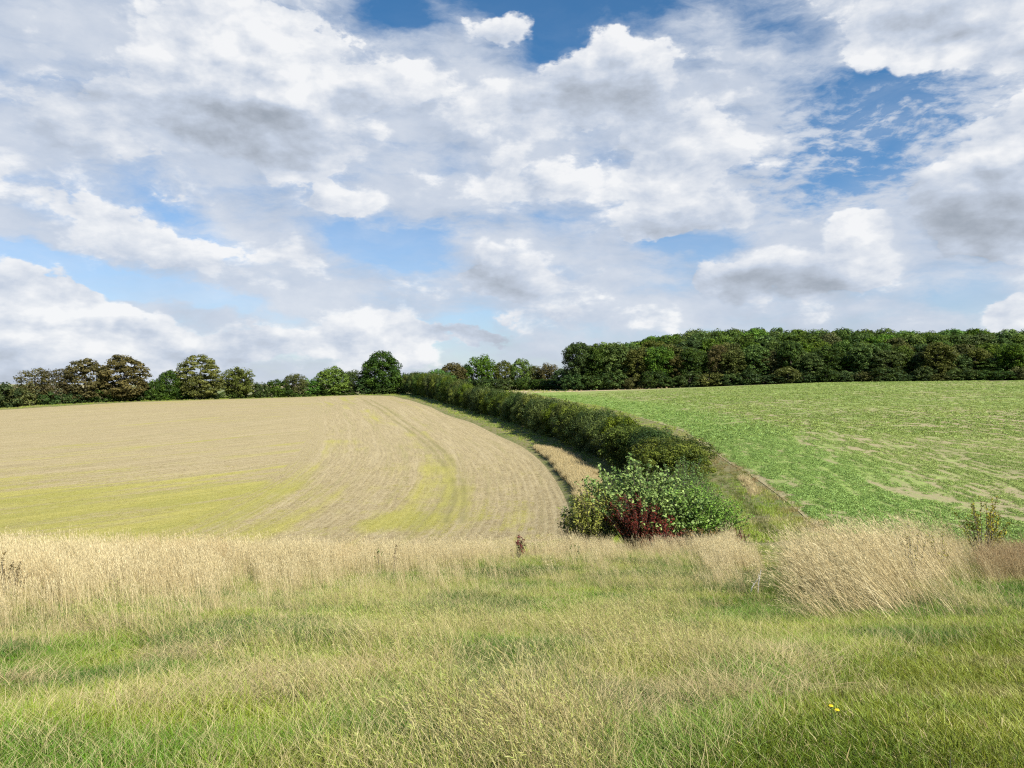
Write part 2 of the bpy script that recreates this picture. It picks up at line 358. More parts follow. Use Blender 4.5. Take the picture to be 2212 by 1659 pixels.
# ---- the sheets
th = np.linspace(-1.15, 1.15, 640)
rr = np.exp(np.linspace(math.log(0.35), math.log(9000), 560))
R, TH = np.meshgrid(rr, th, indexing='ij'); GX = R * np.sin(TH); GY = R * np.cos(TH)
SL = sdist(GX, GY, FIELD_L); SR = sdist(GX, GY, FIELD_R); GZ = ground_h(GX, GY)
def sst(x, a, b): t = np.clip((x - a) / (b - a), 0, 1); return t * t * (3 - 2 * t)
# dip the ground sheet a little under the field sheets
in_f = np.maximum(SL, SR); sink = 0.25 * sst(in_f, 1.0, 4.0)
far = sst(R, 330, 480); nearm = 1 - sst(R, 20, 38)
STRIP = poly([(1045,838),(1240,841),(1480,832),(1480,836),(1340,843),(1230,848),(1140,851),(1045,847)])
TANP = sdist(GX, GY, STRIP)
tanm = sst(TANP, -6, 1) * (R > 100)
me = mesh_np("ground", np.stack([GX, GY, GZ - sink], -1).reshape(-1, 3), grid_faces(*GX.shape), M_GROUND,
             {'far': far.ravel(), 'near': nearm.ravel(), 'tan': tanm.ravel()}, smooth=True)
tag(link("ground", me), kind='structure')
def field(name, S, poly_, line, mat, extra, na=900, nb=760, rmin=27, rmax=330, tmin=-1.1, tmax=1.1):
    th = np.linspace(tmin, tmax, na); rr = np.exp(np.linspace(math.log(rmin), math.log(rmax), nb))
    R, TH = np.meshgrid(rr, th, indexing='ij'); X = R * np.sin(TH); Y = R * np.cos(TH); s = sdist(X, Y, poly_)
    gx = np.gradient(s, axis=0); keep = s > -0.02 * R
    # pull the outermost ring of points onto the boundary
    e = 0.05
    dsx = (sdist(X + e, Y, poly_) - s) / e; dsy = (sdist(X, Y + e, poly_) - s) / e
    out = s < 0; X = np.where(out, X - dsx * s, X); Y = np.where(out, Y - dsy * s, Y)
    Z = ground_h(X, Y) + 0.03
    F = grid_faces(*X.shape); ins = (s > 0).ravel(); cnt = ins[F].sum(1)
    F = F[cnt >= 1]
    used, inv = np.unique(F, return_inverse=True); F = inv.reshape(F.shape)
    V = np.stack([X, Y, Z], -1).reshape(-1, 3)[used]
    d, al = line_dist(V[:, 0], V[:, 1], line)
    at = {'edge': d, 'along': al}; at.update(extra(V[:, 0], V[:, 1], d, al))
    return tag(link(name, mesh_np(name, V, F, mat, at, smooth=True)), kind='structure')
TRACK1 = smooth_line(poly([(1000,1130),(1004,1060),(985,1010),(940,960),(880,915),(830,880),(800,862)]))
TRACK2 = smooth_line(poly([(965,1130),(985,1060),(955,1000),(915,955),(858,912),(810,878),(785,862)]))
WEEDP = poly([(985,1150),(1080,1120),(1040,1060),(1015,1035),(990,985),(920,935),(865,900),(850,884),(780,886),(800,930),(870,985),(930,1040),(930,1075),(800,1120),(740,1150)])
WEEDQ = poly([(1065,1150),(1160,1128),(1200,1110),(1190,1080),(1140,1072),(1100,1085)])
def ex_l(x, y, d, al):
    t1, _ = line_dist(x, y, TRACK1); t2, _ = line_dist(x, y, TRACK2)
    tr = np.maximum(np.exp(-(t1 / 0.36) ** 2), np.exp(-(t2 / 0.36) ** 2)) * (0.75 + 0.5 * vnoise(x, y, 3., 9, 2))
    for off in (8.4, 10.2): tr = np.maximum(tr, 0.30 * np.exp(-((d - off) / 0.35) ** 2) * (y < 95))
    w = np.maximum((0.92 - 0.42 * sst(y, 60, 110)) * sst(sdist(x, y, WEEDP), -4, 3), 0.8 * sst(sdist(x, y, WEEDQ), -2.5, 2))
    u = x / y
    w = np.maximum(w, 1.05 * (1 - sst(y, 60, 108)) * sst(d, 14, 26))
    w = np.maximum(w, 0.42 * (1 - sst(y, 70, 150)))
    w = np.maximum(w, 0.30 * sst(y, 150, 215)) + 0.12 * vnoise(x, y, 22, 31, 3)
    return {'weed': w * sst(d, 0.6, 3.0), 'track': np.clip(tr, 0, 1), 'inner': sst(d, 20, 34)}
field("stubble_field", SL, FIELD_L, EDGE_L, M_STUB, ex_l, tmin=-1.05, tmax=0.2)
def ex_r(x, y, d, al):
    dn = 0.30 + 0.45 * (1 - sst(d, 5, 15)) + 0.30 * sst(y, 75, 170)
    return {'dense': dn - 0.5 * (1 - sst(d, 0.2, 1.2)) - 0.35 * (1 - sst(y, 34, 44)), 'inner': sst(d, 14, 30)}
field("crop_field", SR, FIELD_R, EDGE_R, M_CROP, ex_r, rmin=25, tmin=-0.15, tmax=1.05)
# ------------------------------------------------------------------ plant materials
def mat_leaf(name, c0, c1, vary=0.25, transl=0.16, shine=0.12):
    """c0..c1 by each leaf's own tint; small variation from plant to plant"""
    m, T = new_mat(name)
    t = T.attr('tint').outputs[2]; rnd = T.n('ShaderNodeObjectInfo').outputs['Random']
    col = T.mix(t, c0, c1)
    hs = T.n('ShaderNodeHueSaturation', {'Hue': T.ramp(rnd, 0, 1, 0.5 - 0.022 * vary / 0.25, 0.5 + 0.022 * vary / 0.25, False), 'Saturation': T.ramp(T.m('FRACT', T.mul(rnd, 7.3)), 0, 1, 0.85, 1.1, False),
                                        'Value': T.ramp(T.m('FRACT', T.mul(rnd, 13.7)), 0, 1, 1 - vary, 1 + vary, False), 'Color': col})
    c = hs.outputs[0]
    p = T.n('ShaderNodeBsdfPrincipled', {'Base Color': c, 'Roughness': 0.55, 'Specular IOR Level': shine})
    tr = T.n('ShaderNodeBsdfTranslucent', {'Color': T.mix(0.35, c, (0.30, 0.36, 0.05))})
    finish(T, T.n('ShaderNodeMixShader', {0: transl, 1: p.outputs[0], 2: tr.outputs[0]}).outputs[0]); return m
def mat_blade():
    """grass: the tuft's own colour, varied per blade"""
    m, T = new_mat("grass_blades")
    t = T.attr('tint').outputs[2]; s = T.attr('straw').outputs[2]
    c = T.attr('col', 'INSTANCER').outputs[0]
    v = T.n('ShaderNodeHueSaturation', {'Hue': T.ramp(t, 0, 1, 0.488, 0.512, False), 'Saturation': T.ramp(t, 0, 1, 1.08, 0.88, False), 'Value': T.ramp(t, 0, 1, 0.50, 1.35, False), 'Color': c}).outputs[0]
    v = T.mix(s, v, T.mix(t, (0.40, 0.31, 0.13), (0.66, 0.54, 0.30)))
    p = T.n('ShaderNodeBsdfPrincipled', {'Base Color': v, 'Roughness': 0.6, 'Specular IOR Level': 0.10})
    tr = T.n('ShaderNodeBsdfTranslucent', {'Color': v})
    finish(T, T.n('ShaderNodeMixShader', {0: 0.28, 1: p.outputs[0], 2: tr.outputs[0]}).outputs[0]); return m
def mat_bark():
    m, T = new_mat("bark"); g = T.n('ShaderNodeTexCoord').outputs['Object']
    n = T.noise(T.mapping(g, scale=(6, 6, 1.5)), 2.0, 5, 0.65)
    finish(T, principled(T, T.mix(n, (0.055, 0.045, 0.035), (0.20, 0.17, 0.13)), 0.9, n, 0.6, 0.05)); return m
M_BARK = mat_bark(); M_BLADE = mat_blade()
L_BROWN = mat_leaf("brown_green_leaves", (0.050, 0.045, 0.013), (0.128, 0.108, 0.034), 0.14)
L_OLIVE = mat_leaf("olive_leaves", (0.048, 0.058, 0.012), (0.145, 0.155, 0.034), 0.16)
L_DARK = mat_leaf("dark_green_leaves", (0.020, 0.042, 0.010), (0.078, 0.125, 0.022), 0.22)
L_MID = mat_leaf("mid_green_leaves", (0.038, 0.080, 0.012), (0.135, 0.225, 0.032), 0.25)
L_WOOD = mat_leaf("woodland_leaves", (0.024, 0.052, 0.008), (0.128, 0.195, 0.026), 0.18)
L_HEDGE = mat_leaf("hedge_leaves", (0.018, 0.040, 0.006), (0.165, 0.200, 0.026), 0.16)
L_BROAD = mat_leaf("broad_pale_backed_leaves", (0.080, 0.155, 0.026), (0.31, 0.42, 0.10), 0.05)
L_YELLOW = mat_leaf("yellowing_willow_leaves", (0.14, 0.17, 0.035), (0.42, 0.40, 0.12), 0.05)
L_RED = mat_leaf("red_dogwood_leaves", (0.055, 0.011, 0.008), (0.165, 0.032, 0.020), 0.05)
L_GREEN = mat_leaf("small_green_leaves", (0.080, 0.165, 0.022), (0.22, 0.37, 0.06), 0.08)
L_FEATH = mat_leaf("feathery_green_leaves", (0.060, 0.125, 0.018), (0.17, 0.28, 0.045), 0.08)
L_RUST = mat_leaf("rusty_leaves", (0.09, 0.055, 0.018), (0.27, 0.17, 0.05), 0.15)
L_HAW = mat_leaf("hawthorn_autumn_leaves", (0.16, 0.17, 0.03), (0.42, 0.34, 0.07), 0.05)

# ------------------------------------------------------------------ trees and shrubs
def unit(v): return v / np.maximum(np.linalg.norm(v, axis=-1, keepdims=True), 1e-9)
def leaf_quads(C, N, size, aspect=0.6, rng=rng):
    """rhombic leaves at C facing N"""
    n = len(C); a = unit(np.cross(N, rng.normal(size=(n, 3)))); b = unit(np.cross(N, a)); s = np.asarray(size).reshape(-1, 1) * np.ones((n, 1))
    V = np.stack([C - a * s, C + b * s * aspect + N * s * 0.15, C + a * s, C - b * s * aspect + N * s * 0.15], 1).reshape(-1, 3)
    return V, np.arange(4 * n).reshape(n, 4)
def tubes(segs, sides=6):
    """tapered limbs: list of (points, radii)"""
    VV = []; FF = []; o = 0
    for P, Rr in segs:
        P = np.asarray(P, float); n = len(P); T_ = np.gradient(P, axis=0); T_ = unit(T_)
        up = np.array([0.31, 0.87, 0.2]); A = unit(np.cross(T_, up)); B = np.cross(T_, A)
        ph = np.arange(sides) / sides * 2 * PI
        V = P[:, None] + (A[:, None] * np.cos(ph)[None, :, None] + B[:, None] * np.sin(ph)[None, :, None]) * np.asarray(Rr)[:, None, None]
        i = np.arange(n - 1)[:, None] * sides; j = np.arange(sides)[None]; k = (j + 1) % sides
        FF.append(np.stack([i + j, i + k, i + sides + k, i + sides + j], -1).reshape(-1, 4) + o); VV.append(V.reshape(-1, 3)); o += n * sides
    return np.vstack(VV), np.vstack(FF)
def crown_arrays(seed, Wd, H, base, nclump, nleaf, leaf, flat=0.55, dome=1.0, csize=0.17, hollow=0.45, egg=0.45, rough=0.16):
    """crown envelope of half-width Wd from height base to H filled with leaf clumps"""
    g = np.random.default_rng(seed); out = []; tint = []; cs = []
    a0 = g.uniform(0, 6.28, 3)
    no = int(nclump * 0.68); zc = base + (H - base) * egg
    for i in range(nclump):
        if i < no:      # clumps spread evenly over the outside of the crown
            pz = 1 - 1.86 * (i + 0.5) / no; az_ = i * 2.39996 + g.normal() * 0.25; q = g.uniform(0.84, 1.0)
            rh = (1 - abs(pz) ** 2.3) ** 0.5 * q; pz *= g.uniform(0.88, 1.0)
        else:
            az_ = g.uniform(0, 6.28); pz = g.uniform(-0.9, 0.75); rh = (1 - abs(pz) ** 2.3) ** 0.5 * g.uniform(hollow * 0.4, 0.85)
        k = 1 + rough * (math.sin(2 * az_ + a0[0]) + math.sin(3 * az_ + a0[1] + pz * 2)) * 0.5 + g.normal() * rough * 0.35
        zz = pz * ((H - zc) if pz > 0 else (zc - base)) * min(1 + (k - 1) * 0.5, 1.06)
        cs.append((math.cos(az_) * rh * Wd * k, math.sin(az_) * rh * Wd * k, zc + zz))
    cs = np.array(cs); env = (H - base) / 2
    for c in cs:
        rad = csize * (Wd + env) / 2 * 2 * g.uniform(0.6, 1.25); n = int(nleaf * g.uniform(0.7, 1.3))
        d = unit(g.normal(size=(n, 3))); rr_ = g.uniform(0.55, 1.08, (n, 1)); d2 = d * rr_ * np.array([rad, rad, rad * flat])
        C = c + d2; C[:, 2] -= 0.25 * rad * (np.hypot(d2[:, 0], d2[:, 1]) / rad) ** 2
        N = unit(d * np.array([1, 1, 1.2]) + np.array([0, 0, 0.45]) + g.normal(size=(n, 3)) * 0.45)
        t0 = g.uniform(0.05, 0.75)
        out.append((C, N, leaf * g.uniform(0.6, 1.35, n))); tint.append(np.clip(t0 + g.normal(size=n) * 0.18, 0, 1))
    C = np.vstack([o[0] for o in out]); N = np.vstack([o[1] for o in out]); s = np.concatenate([o[2] for o in out]); t = np.concatenate(tint)
    ok = C[:, 2] > 0.05; C, N, s, t = C[ok], N[ok], s[ok], t[ok]
    fz = H / np.percentile(C[:, 2], 99.6); fx = Wd / np.percentile(np.abs(C[:, 0]), 98.5); sc = np.array([fx, fx, fz]); C = C * sc; cs = cs * sc
    V, F = leaf_quads(C, N, s, 0.62, g); return V, F, np.repeat(t, 4), cs
def trunk_mesh(name, seed, cs, H, base, r0, nl=7, lean=0.0):
    g = np.random.default_rng(seed + 99); segs = []
    top = H * 0.72; zs = np.linspace(-0.6, top, 9); wx = np.cumsum(g.normal(size=9) * 0.10) + zs * lean; wy = np.cumsum(g.normal(size=9) * 0.10)
    wx -= wx[1]; wy -= wy[1]
    segs.append((np.stack([wx, wy, zs], 1), r0 * np.linspace(1.25, 0.25, 9)))
    idx = g.choice(len(cs), min(nl, len(cs)), replace=False)
    for i in idx:
        c = cs[i]; k = int(np.clip((c[2] * 0.55) / top * 8, 1, 6)); p0 = segs[0][0][k]
        mid = (p0 + c) / 2 + np.array([0, 0, 0.12 * H]) * 0.5
        t = np.linspace(0, 1, 6)[:, None]; P = (1 - t) ** 2 * p0 + 2 * t * (1 - t) * mid + t * t * c
        segs.append((P, r0 * 0.42 * np.linspace(1, 0.18, 6)))
    V, F = tubes(segs); return mesh_np(name, V, F, M_BARK, smooth=True)
class Plant:
    """a tree or shrub: Empty > trunk, crown; later copies share the meshes"""
    def __init__(s, kind, seed, Wd, H, base, nclump, nleaf, leaf, mat, r0=0.3, trunk='trunk', crown='crown', **kw):
        V, F, t, cs = crown_arrays(seed, Wd, H, base, nclump, nleaf, leaf, **kw)
        s.kind, s.W, s.H = kind, Wd, H; s.names = (trunk, crown)
        s.cm = mesh_np(crown, V, F, mat, {'tint': t}); s.tm = trunk_mesh(trunk, seed, cs, H, base, r0)
        s.cms = {mat.name: s.cm}
    def place(s, x, y, h, w, label, cat, group=None, rot=0.0, mat=None, sink=0.0):
        e = bpy.data.objects.new(s.kind, None); COL.objects.link(e); e.empty_display_size = 0.5
        e.location = (x, y, float(ground_h(np.array([x]), np.array([y]))[0]) - sink); e.rotation_euler = (0, 0, rot)
        k = w / (2 * s.W); e.scale = (k, k, h / s.H); tag(e, label, cat, group)
        cm = s.cm
        if mat and mat.name not in s.cms:
            c2 = s.cm.copy(); c2.materials[0] = mat; s.cms[mat.name] = c2
        if mat: cm = s.cms[mat.name]
        link(s.names[0], s.tm, e); link(s.names[1], cm, e); return e

def at_d(px, d): return ((px - 1106) / 1661. * d, d)
def hgt(px, ytop, d):
    """height of a plant whose top shows at ytop when it stands d metres ahead"""
    x, y = at_d(px, d); return (829.5 - ytop) / 1661. * d - float(base_h(np.array([x]), np.array([y]))[0])

# -- kinds
T_LAYER = [Plant('tree', 11 + i, 5.0, 11.0, 0.5, 135, 105, 0.23, L_BROWN, 0.35, flat=0.33, csize=0.13, hollow=0.5, egg=0.42, rough=0.12) for i in range(3)]
T_ROUND = [Plant('tree', 21 + i, 5.0, 11.0, 0.1, 150, 105, 0.23, L_DARK, 0.33, flat=0.62, csize=0.13, hollow=0.55, egg=0.45, rough=0.13) for i in range(3)]
T_LOOSE = [Plant('tree', 31 + i, 4.6, 10.0, 0.7, 85, 100, 0.22, L_MID, 0.30, flat=0.55, csize=0.15, hollow=0.4, egg=0.5, rough=0.24) for i in range(3)]
T_THIN = [Plant('tree', 41 + i, 4.6, 9.0, 1.2, 70, 62, 0.20, L_BROWN, 0.32, flat=0.45, csize=0.14, hollow=0.55, egg=0.5, rough=0.2) for i in range(2)]
T_WOOD = [Plant('tree', 51 + i, 5.0, 17.0, 1.0, 130, 105, 0.27, L_WOOD, 0.4, flat=0.6, csize=0.12, hollow=0.6, egg=0.62, rough=0.14) for i in range(5)]
S_BUSH = [Plant('shrub', 61 + i, 2.6, 4.2, 0.05, 55, 80, 0.17, L_DARK, 0.12, 'stems', 'foliage', flat=0.7, csize=0.17, hollow=0.4, egg=0.45, rough=0.25) for i in range(3)]

# -- tree line beyond the stubble field: (x, top, width, distance, proto, material, label, category)
FAR_EDGE = smooth_line(far_l, 4)
def EDGE_D(px):
    q = 1106 + 1661 * FAR_EDGE[:, 0] / FAR_EDGE[:, 1]; o = np.argsort(q); return float(np.interp(px, q[o], FAR_EDGE[o, 1]))
def line(px, top, w, d, pl, mat, label, cat='tree', group='trees and shrubs along the far side of the stubble field', rot=0., sink=0.1):
    if px < 900: d = EDGE_D(px) + 8 + max(d - (203 + px * 0.045), 0) * 0.8
    x, y = at_d(px, d); w_m = w / 1661. * d
    return pl.place(x, y, hgt(px, top, d) + sink, w_m, label, cat, group, rot, mat, sink)
line(8, 829, 78, 205, S_BUSH[0], L_DARK, "dark green bush cut by the left edge of the photo, first of the far line", 'shrub')
line(78, 798, 84, 212, T_THIN[0], L_BROWN, "thin brown tree with sky showing through, left of the twin domed brown trees")
line(118, 799, 66, 214, T_THIN[1], L_BROWN, "sparse brown tree touching the left side of the first domed brown tree", rot=1)
line(40, 838, 70, 208, S_BUSH[1], L_OLIVE, "low dark bush under the thin brown trees at far left", 'shrub')
line(184, 779, 88, 215, T_LAYER[0], L_BROWN, "left of the two big domed brown trees standing side by side")
line(266, 771, 102, 217, T_LAYER[1], L_BROWN, "right and taller of the two big domed brown trees standing side by side", rot=2)
line(333, 823, 46, 215, S_BUSH[2], L_DARK, "small dark shrub just right of the tall domed brown tree", 'shrub')
line(366, 803, 52, 222, T_ROUND[0], L_DARK, "small blackish green tree against the left side of the pointed olive tree")
line(431, 771, 90, 222, T_LAYER[2], L_OLIVE, "tall olive brown tree alone between the blackish tree and the small round tree", rot=1)
line(514, 795, 68, 226, T_THIN[0], L_OLIVE, "small round pale olive tree standing apart with light through its crown", rot=2)
line(514, 800, 56, 228, T_LAYER[0], L_OLIVE, "low olive tree tucked behind the small round pale tree", rot=4)
line(562, 828, 40, 226, S_BUSH[0], L_DARK, "rounded dark shrub right of the small round pale tree", 'shrub', rot=1)
line(598, 822, 50, 232, S_BUSH[1], L_DARK, "dark shrub left of the brownish peaked shrub in the low gap", 'shrub', rot=2)
line(637, 810, 48, 234, T_LOOSE[0], L_OLIVE, "brownish peaked small tree in the low stretch of the far line")
line(672, 820, 42, 236, S_BUSH[2], L_MID, "mid green shrub between the peaked small tree and the round dark tree", 'shrub', rot=1)
line(719, 795, 72, 238, T_ROUND[1], L_MID, "round dark green tree left of the tallest dark tree")
line(764, 802, 56, 242, T_LOOSE[1], L_DARK, "dark ragged tree filling the gap left of the tallest dark tree", rot=1)
line(825, 762, 82, 244, T_ROUND[2], L_DARK, "tallest dark green dome shaped tree at the middle of the far line")
line(868, 808, 52, 243, S_BUSH[0], L_DARK, "dark shoulder shrub at the right foot of the tallest dark tree", 'shrub', rot=3)
line(793, 818, 46, 240, S_BUSH[1], L_DARK, "dark shrub at the left foot of the tallest dark tree", 'shrub', rot=3)
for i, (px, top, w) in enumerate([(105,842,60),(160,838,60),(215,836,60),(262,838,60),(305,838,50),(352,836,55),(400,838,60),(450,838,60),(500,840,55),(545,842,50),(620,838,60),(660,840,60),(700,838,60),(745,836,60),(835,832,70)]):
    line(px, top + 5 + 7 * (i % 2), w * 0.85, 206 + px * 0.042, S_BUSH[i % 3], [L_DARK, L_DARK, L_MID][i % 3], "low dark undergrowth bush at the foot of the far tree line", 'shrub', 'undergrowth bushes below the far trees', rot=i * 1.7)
# -- trees behind the hedge's far end
BK = 'trees behind the far end of the hedge'
line(905, 806, 52, 262, T_LOOSE[2], L_DARK, "dark small tree where the hedge meets the far tree line", group=BK)
line(948, 800, 56, 258, T_LOOSE[0], L_MID, "lit green small tree at the far end of the hedge", group=BK, rot=2)
line(978, 786, 62, 285, T_ROUND[0], L_BROWN, "round brown tree left of the bright green oak", group=BK, rot=1)
line(1005, 789, 36, 292, T_ROUND[1], L_DARK, "narrow dark tree squeezed between the brown tree and the green oak", group=BK)
line(1041, 770, 66, 288, T_LOOSE[1], L_MID, "green oak with a stepped pointed top, highest of the group left of the wood", group=BK)
line(1090, 782, 52, 288, T_LOOSE[2], L_OLIVE, "brownish tree right of the green oak", group=BK, rot=2)
line(1124, 778, 46, 286, T_LOOSE[0], L_MID, "bright green loose tree in the middle of the group left of the wood", group=BK, rot=4)
line(1153, 793, 44, 288, T_ROUND[2], L_OLIVE, "olive tree right of the bright green loose tree", group=BK, rot=2)
line(1184, 787, 50, 284, T_LOOSE[1], L_BROWN, "last brown tree before the tall dark wood", group=BK, rot=3)
line(1213, 798, 44, 282, T_ROUND[0], L_DARK, "low blackish tree touching the left end of the wood", group=BK, rot=3)
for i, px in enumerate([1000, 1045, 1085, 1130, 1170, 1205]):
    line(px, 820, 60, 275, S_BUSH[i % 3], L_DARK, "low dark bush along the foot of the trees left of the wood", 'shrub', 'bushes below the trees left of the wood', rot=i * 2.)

# -- the wood: front rank, then ranks rising behind
def wtop(px): return np.interp(px, [1217,1260,1300,1340,1380,1440,1500,1560,1640,1800,2000,2212,2600], [770,741,741,738,731,722,713,714,712,713,713,711,708])
WD = lambda px: np.interp(px, [1217, 1500, 1800, 2212, 2600], [268, 256, 240, 222, 212])
front = [(1250,742,66,L_DARK,"blackish green tree at the left end of the wood"),(1292,744,60,L_DARK,"dark round tree second from the left end of the wood"),(1332,741,58,L_MID,"lit green tree third from the left end of the wood"),
 (1378,752,62,L_OLIVE,"olive tree with lit horizontal tiers near the left end of the wood"),(1424,748,62,L_WOOD,"broad dome of green left of the small brown crown in the wood"),(1462,768,46,L_BROWN,"lower brown tree at the wood's edge under a green dome"),
 (1496,752,62,L_DARK,"dark green tree at the wood's edge left of the round brown crown"),(1552,745,44,L_BROWN,"small round brown crown halfway up the wood"),(1588,756,64,L_OLIVE,"olive tree right of the round brown crown in the wood")]
for i, (px, top, w, mt, lb) in enumerate(front):
    line(px, top, w, WD(px) - 6, T_WOOD[i % 5], mt, lb, group='front trees of the wood', rot=i * 1.3)
cycle = [L_WOOD, L_OLIVE, L_WOOD, L_WOOD, L_DARK, L_WOOD, L_WOOD, L_WOOD, L_WOOD, L_DARK, L_OLIVE]
px = 1630; i = 0
while px < 2420:
    drop = [34, 48, 26, 52, 38, 60, 30, 44][i % 8]
    line(px, wtop(px) + drop, 62 + 10 * math.sin(i * 2.1), WD(px) - 5 + 2 * math.sin(i * 1.7), T_WOOD[(i * 2 + 1) % 5], cycle[i % len(cycle)], "broad tree in the front rank of the right half of the wood", group='right hand front trees of the wood', rot=i * 2.1)
    px += 40 + 8 * math.sin(i * 3.3); i += 1
rg = np.random.default_rng(5)
for rank, (dd, dr) in enumerate([(8, 22), (20, 9), (33, 2), (48, 0), (64, 1)]):
    px = 1262 + rank * 24; i = 0
    while px < 2430:
        d = WD(px) + dd + rg.uniform(-2, 2)
        line(px, wtop(px) + dr + rg.uniform(-2, 9), rg.uniform(54, 74), d, T_WOOD[(i + rank) % 5], cycle[(i * 3 + rank) % len(cycle)] if rank < 2 else [L_WOOD, L_MID, L_WOOD][i % 3],
             "tree packed in the mass of the wood behind its front rank", group='trees in the depth of the wood', rot=rg.uniform(0, 6))
        px += rg.uniform(38, 54); i += 1
for i, px in enumerate(range(1240, 2420, 42)):  # mostly dark leaves: shade at the wood's foot put into the leaf colour
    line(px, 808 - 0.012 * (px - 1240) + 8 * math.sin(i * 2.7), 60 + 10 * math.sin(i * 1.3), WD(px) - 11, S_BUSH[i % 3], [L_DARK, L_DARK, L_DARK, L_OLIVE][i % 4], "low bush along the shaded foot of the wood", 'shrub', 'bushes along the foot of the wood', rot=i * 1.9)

for i, px in enumerate(range(1250, 2420, 40)):  # second row, the same shade painted by dark leaves
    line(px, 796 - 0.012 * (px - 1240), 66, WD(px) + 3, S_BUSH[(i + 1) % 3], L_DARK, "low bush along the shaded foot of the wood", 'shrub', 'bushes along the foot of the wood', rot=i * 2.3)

# -- the hedge: overgrown hawthorn bushes in a line
H_BUSH = [Plant('hedge_shrub', 71 + i, 3.0, 4.8, 0.05, 72, 260, 0.085, L_HEDGE, 0.12, 'stems', 'foliage', flat=0.7, csize=0.165, hollow=0.4, egg=0.62, rough=0.34) for i in range(4)]
seg = np.r_[0, np.cumsum(np.linalg.norm(np.diff(HEDGE, axis=0), axis=1))]
TOPL = [(860,812),(900,808),(950,808),(1000,832),(1045,842),(1100,853),(1170,866),(1240,884),(1300,899),(1360,916),(1420,940),(1470,978),(1520,1015)]
s = 3.2; i = 0
hl = ["nearest bush of the hedge, its top touched with pale seed heads", "second bush from the near end of the hedge", "third bush from the near end of the hedge, tallest against the crop",
      "fourth bush from the near end of the hedge", "fifth bush from the near end of the hedge", "sixth bush from the near end of the hedge"]
while s < seg[-1]:
    x = np.interp(s, seg, HEDGE[:, 0]); y = np.interp(s, seg, HEDGE[:, 1])
    px = 1106 + 1661 * x / y; top = np.interp(px, [a for a, b in TOPL], [b for a, b in TOPL])
    h = np.clip(hgt(px, top - 4, y) * (1 + 0.09 * math.sin(i * 2.3)), 3.0, 7.5); w = (5.0 if s < 6 else 5.6) * (1 + 0.12 * math.sin(i * 1.9))
    H_BUSH[i % 4].place(x + 0.3 * math.sin(i), y, h, w, hl[i] if i < len(hl) else "bush in the long dark hedge between the two fields", 'hedge shrub',
                        'bushes of the hedge between the two fields', i * 2.4, [L_HEDGE, L_HEDGE, L_HEDGE, L_DARK, L_HEDGE][i % 5], 0.1)
    s += 3.0 + 0.008 * s; i += 1
for k, (px, py, h, w, mt, lb) in enumerate([(1010, 868, 3.2, 4.5, L_RUST, "rusty brown bush on top of the hedge near its far end"), (925, 846, 5.5, 7, L_MID, "yellow green sunlit bush at the far end of the hedge")]):
    x, y = unproj(px, py, 60); S_BUSH[k].place(x + 2, y, h, w, lb, 'shrub', None, k, mt)

# -- near shrubs at the field corner, built from stems and leaves
def stem_shrub(name, x, y, h, w, n, mat, leaf, aspect, label, cat='shrub', seed=1, lpn=26, up=0.35, start=0.25, skew=0.0, depth=None, bend=0.35, parts=('stems', 'leaves'), sr=0.012, group=None):
    g = np.random.default_rng(seed); z0 = float(ground_h(np.array([x]), np.array([y]))[0])
    e = bpy.data.objects.new(name, None); COL.objects.link(e); e.location = (x, y, z0 - 0.03); tag(e, label, cat, group)
    depth = depth or w; segs = []; C = []; N = []; S = []; T = []
    for i in range(n):
        a = g.uniform(0, 2 * PI); q = math.sqrt(g.uniform(0, 1)); ex = math.cos(a) * q * w / 2; ey = math.sin(a) * q * depth / 2
        hh = h * (1 - 0.42 * q ** 2.2) * g.uniform(0.66, 1.08) * (1 - skew * ex / (w / 2))
        b = np.array([ex * 0.25, ey * 0.25, -0.05]); t_ = np.linspace(0, 1, 7)[:, None]
        mid = np.array([ex * 0.55, ey * 0.55, hh * 0.65]); tip = np.array([ex * (1 + bend * 0.3 * g.normal()), ey, hh])
        P = (1 - t_) ** 2 * b + 2 * t_ * (1 - t_) * mid + t_ ** 2 * tip + g.normal(size=(7, 3)) * 0.012 * h * t_
        segs.append((P, sr * np.linspace(1, 0.25, 7)))
        m_ = int(lpn * g.uniform(0.8, 1.2)); tt = g.uniform(start, 1.0, m_) ** 0.8
        pp = np.stack([np.interp(tt, t_[:, 0], P[:, k]) for k in range(3)], 1)
        off = unit(g.normal(size=(m_, 3)) + np.array([0, 0, 0.2])) * g.uniform(0.3, 1.0, (m_, 1)) * leaf * 1.9
        C.append(pp + off); N.append(unit(off * 0.6 / leaf + np.array([0, 0, up * 3]) + g.normal(size=(m_, 3)) * 0.6)); S.append(leaf * g.uniform(0.6, 1.25, m_)); T.append(np.clip(g.uniform(0.1, 0.8) + g.normal(size=m_) * 0.22, 0, 1))
    C = np.vstack(C); N = np.vstack(N); S = np.concatenate(S); T = np.concatenate(T); ok = C[:, 2] > 0.02; C, N, S, T = C[ok], N[ok], S[ok], T[ok]
    V, F = tubes(segs, 4); link(parts[0], mesh_np(parts[0], V, F, M_BARK, smooth=True), e)
    V, F = leaf_quads(C, N, S, aspect, g); link(parts[1], mesh_np(parts[1], V, F, mat, {'tint': np.repeat(T, 4)}), e); return e
def near(px, d): return at_d(px, d)
x, y = near(1398, 27.0); stem_shrub('broadleaf_shrub', x, y, hgt(1380, 1000, 27), 5.2, 330, L_BROAD, 0.064, 0.72, "large shrub with broad pale green leaves behind the red and yellow shrubs", seed=3, lpn=44, start=0.2, skew=0.20)
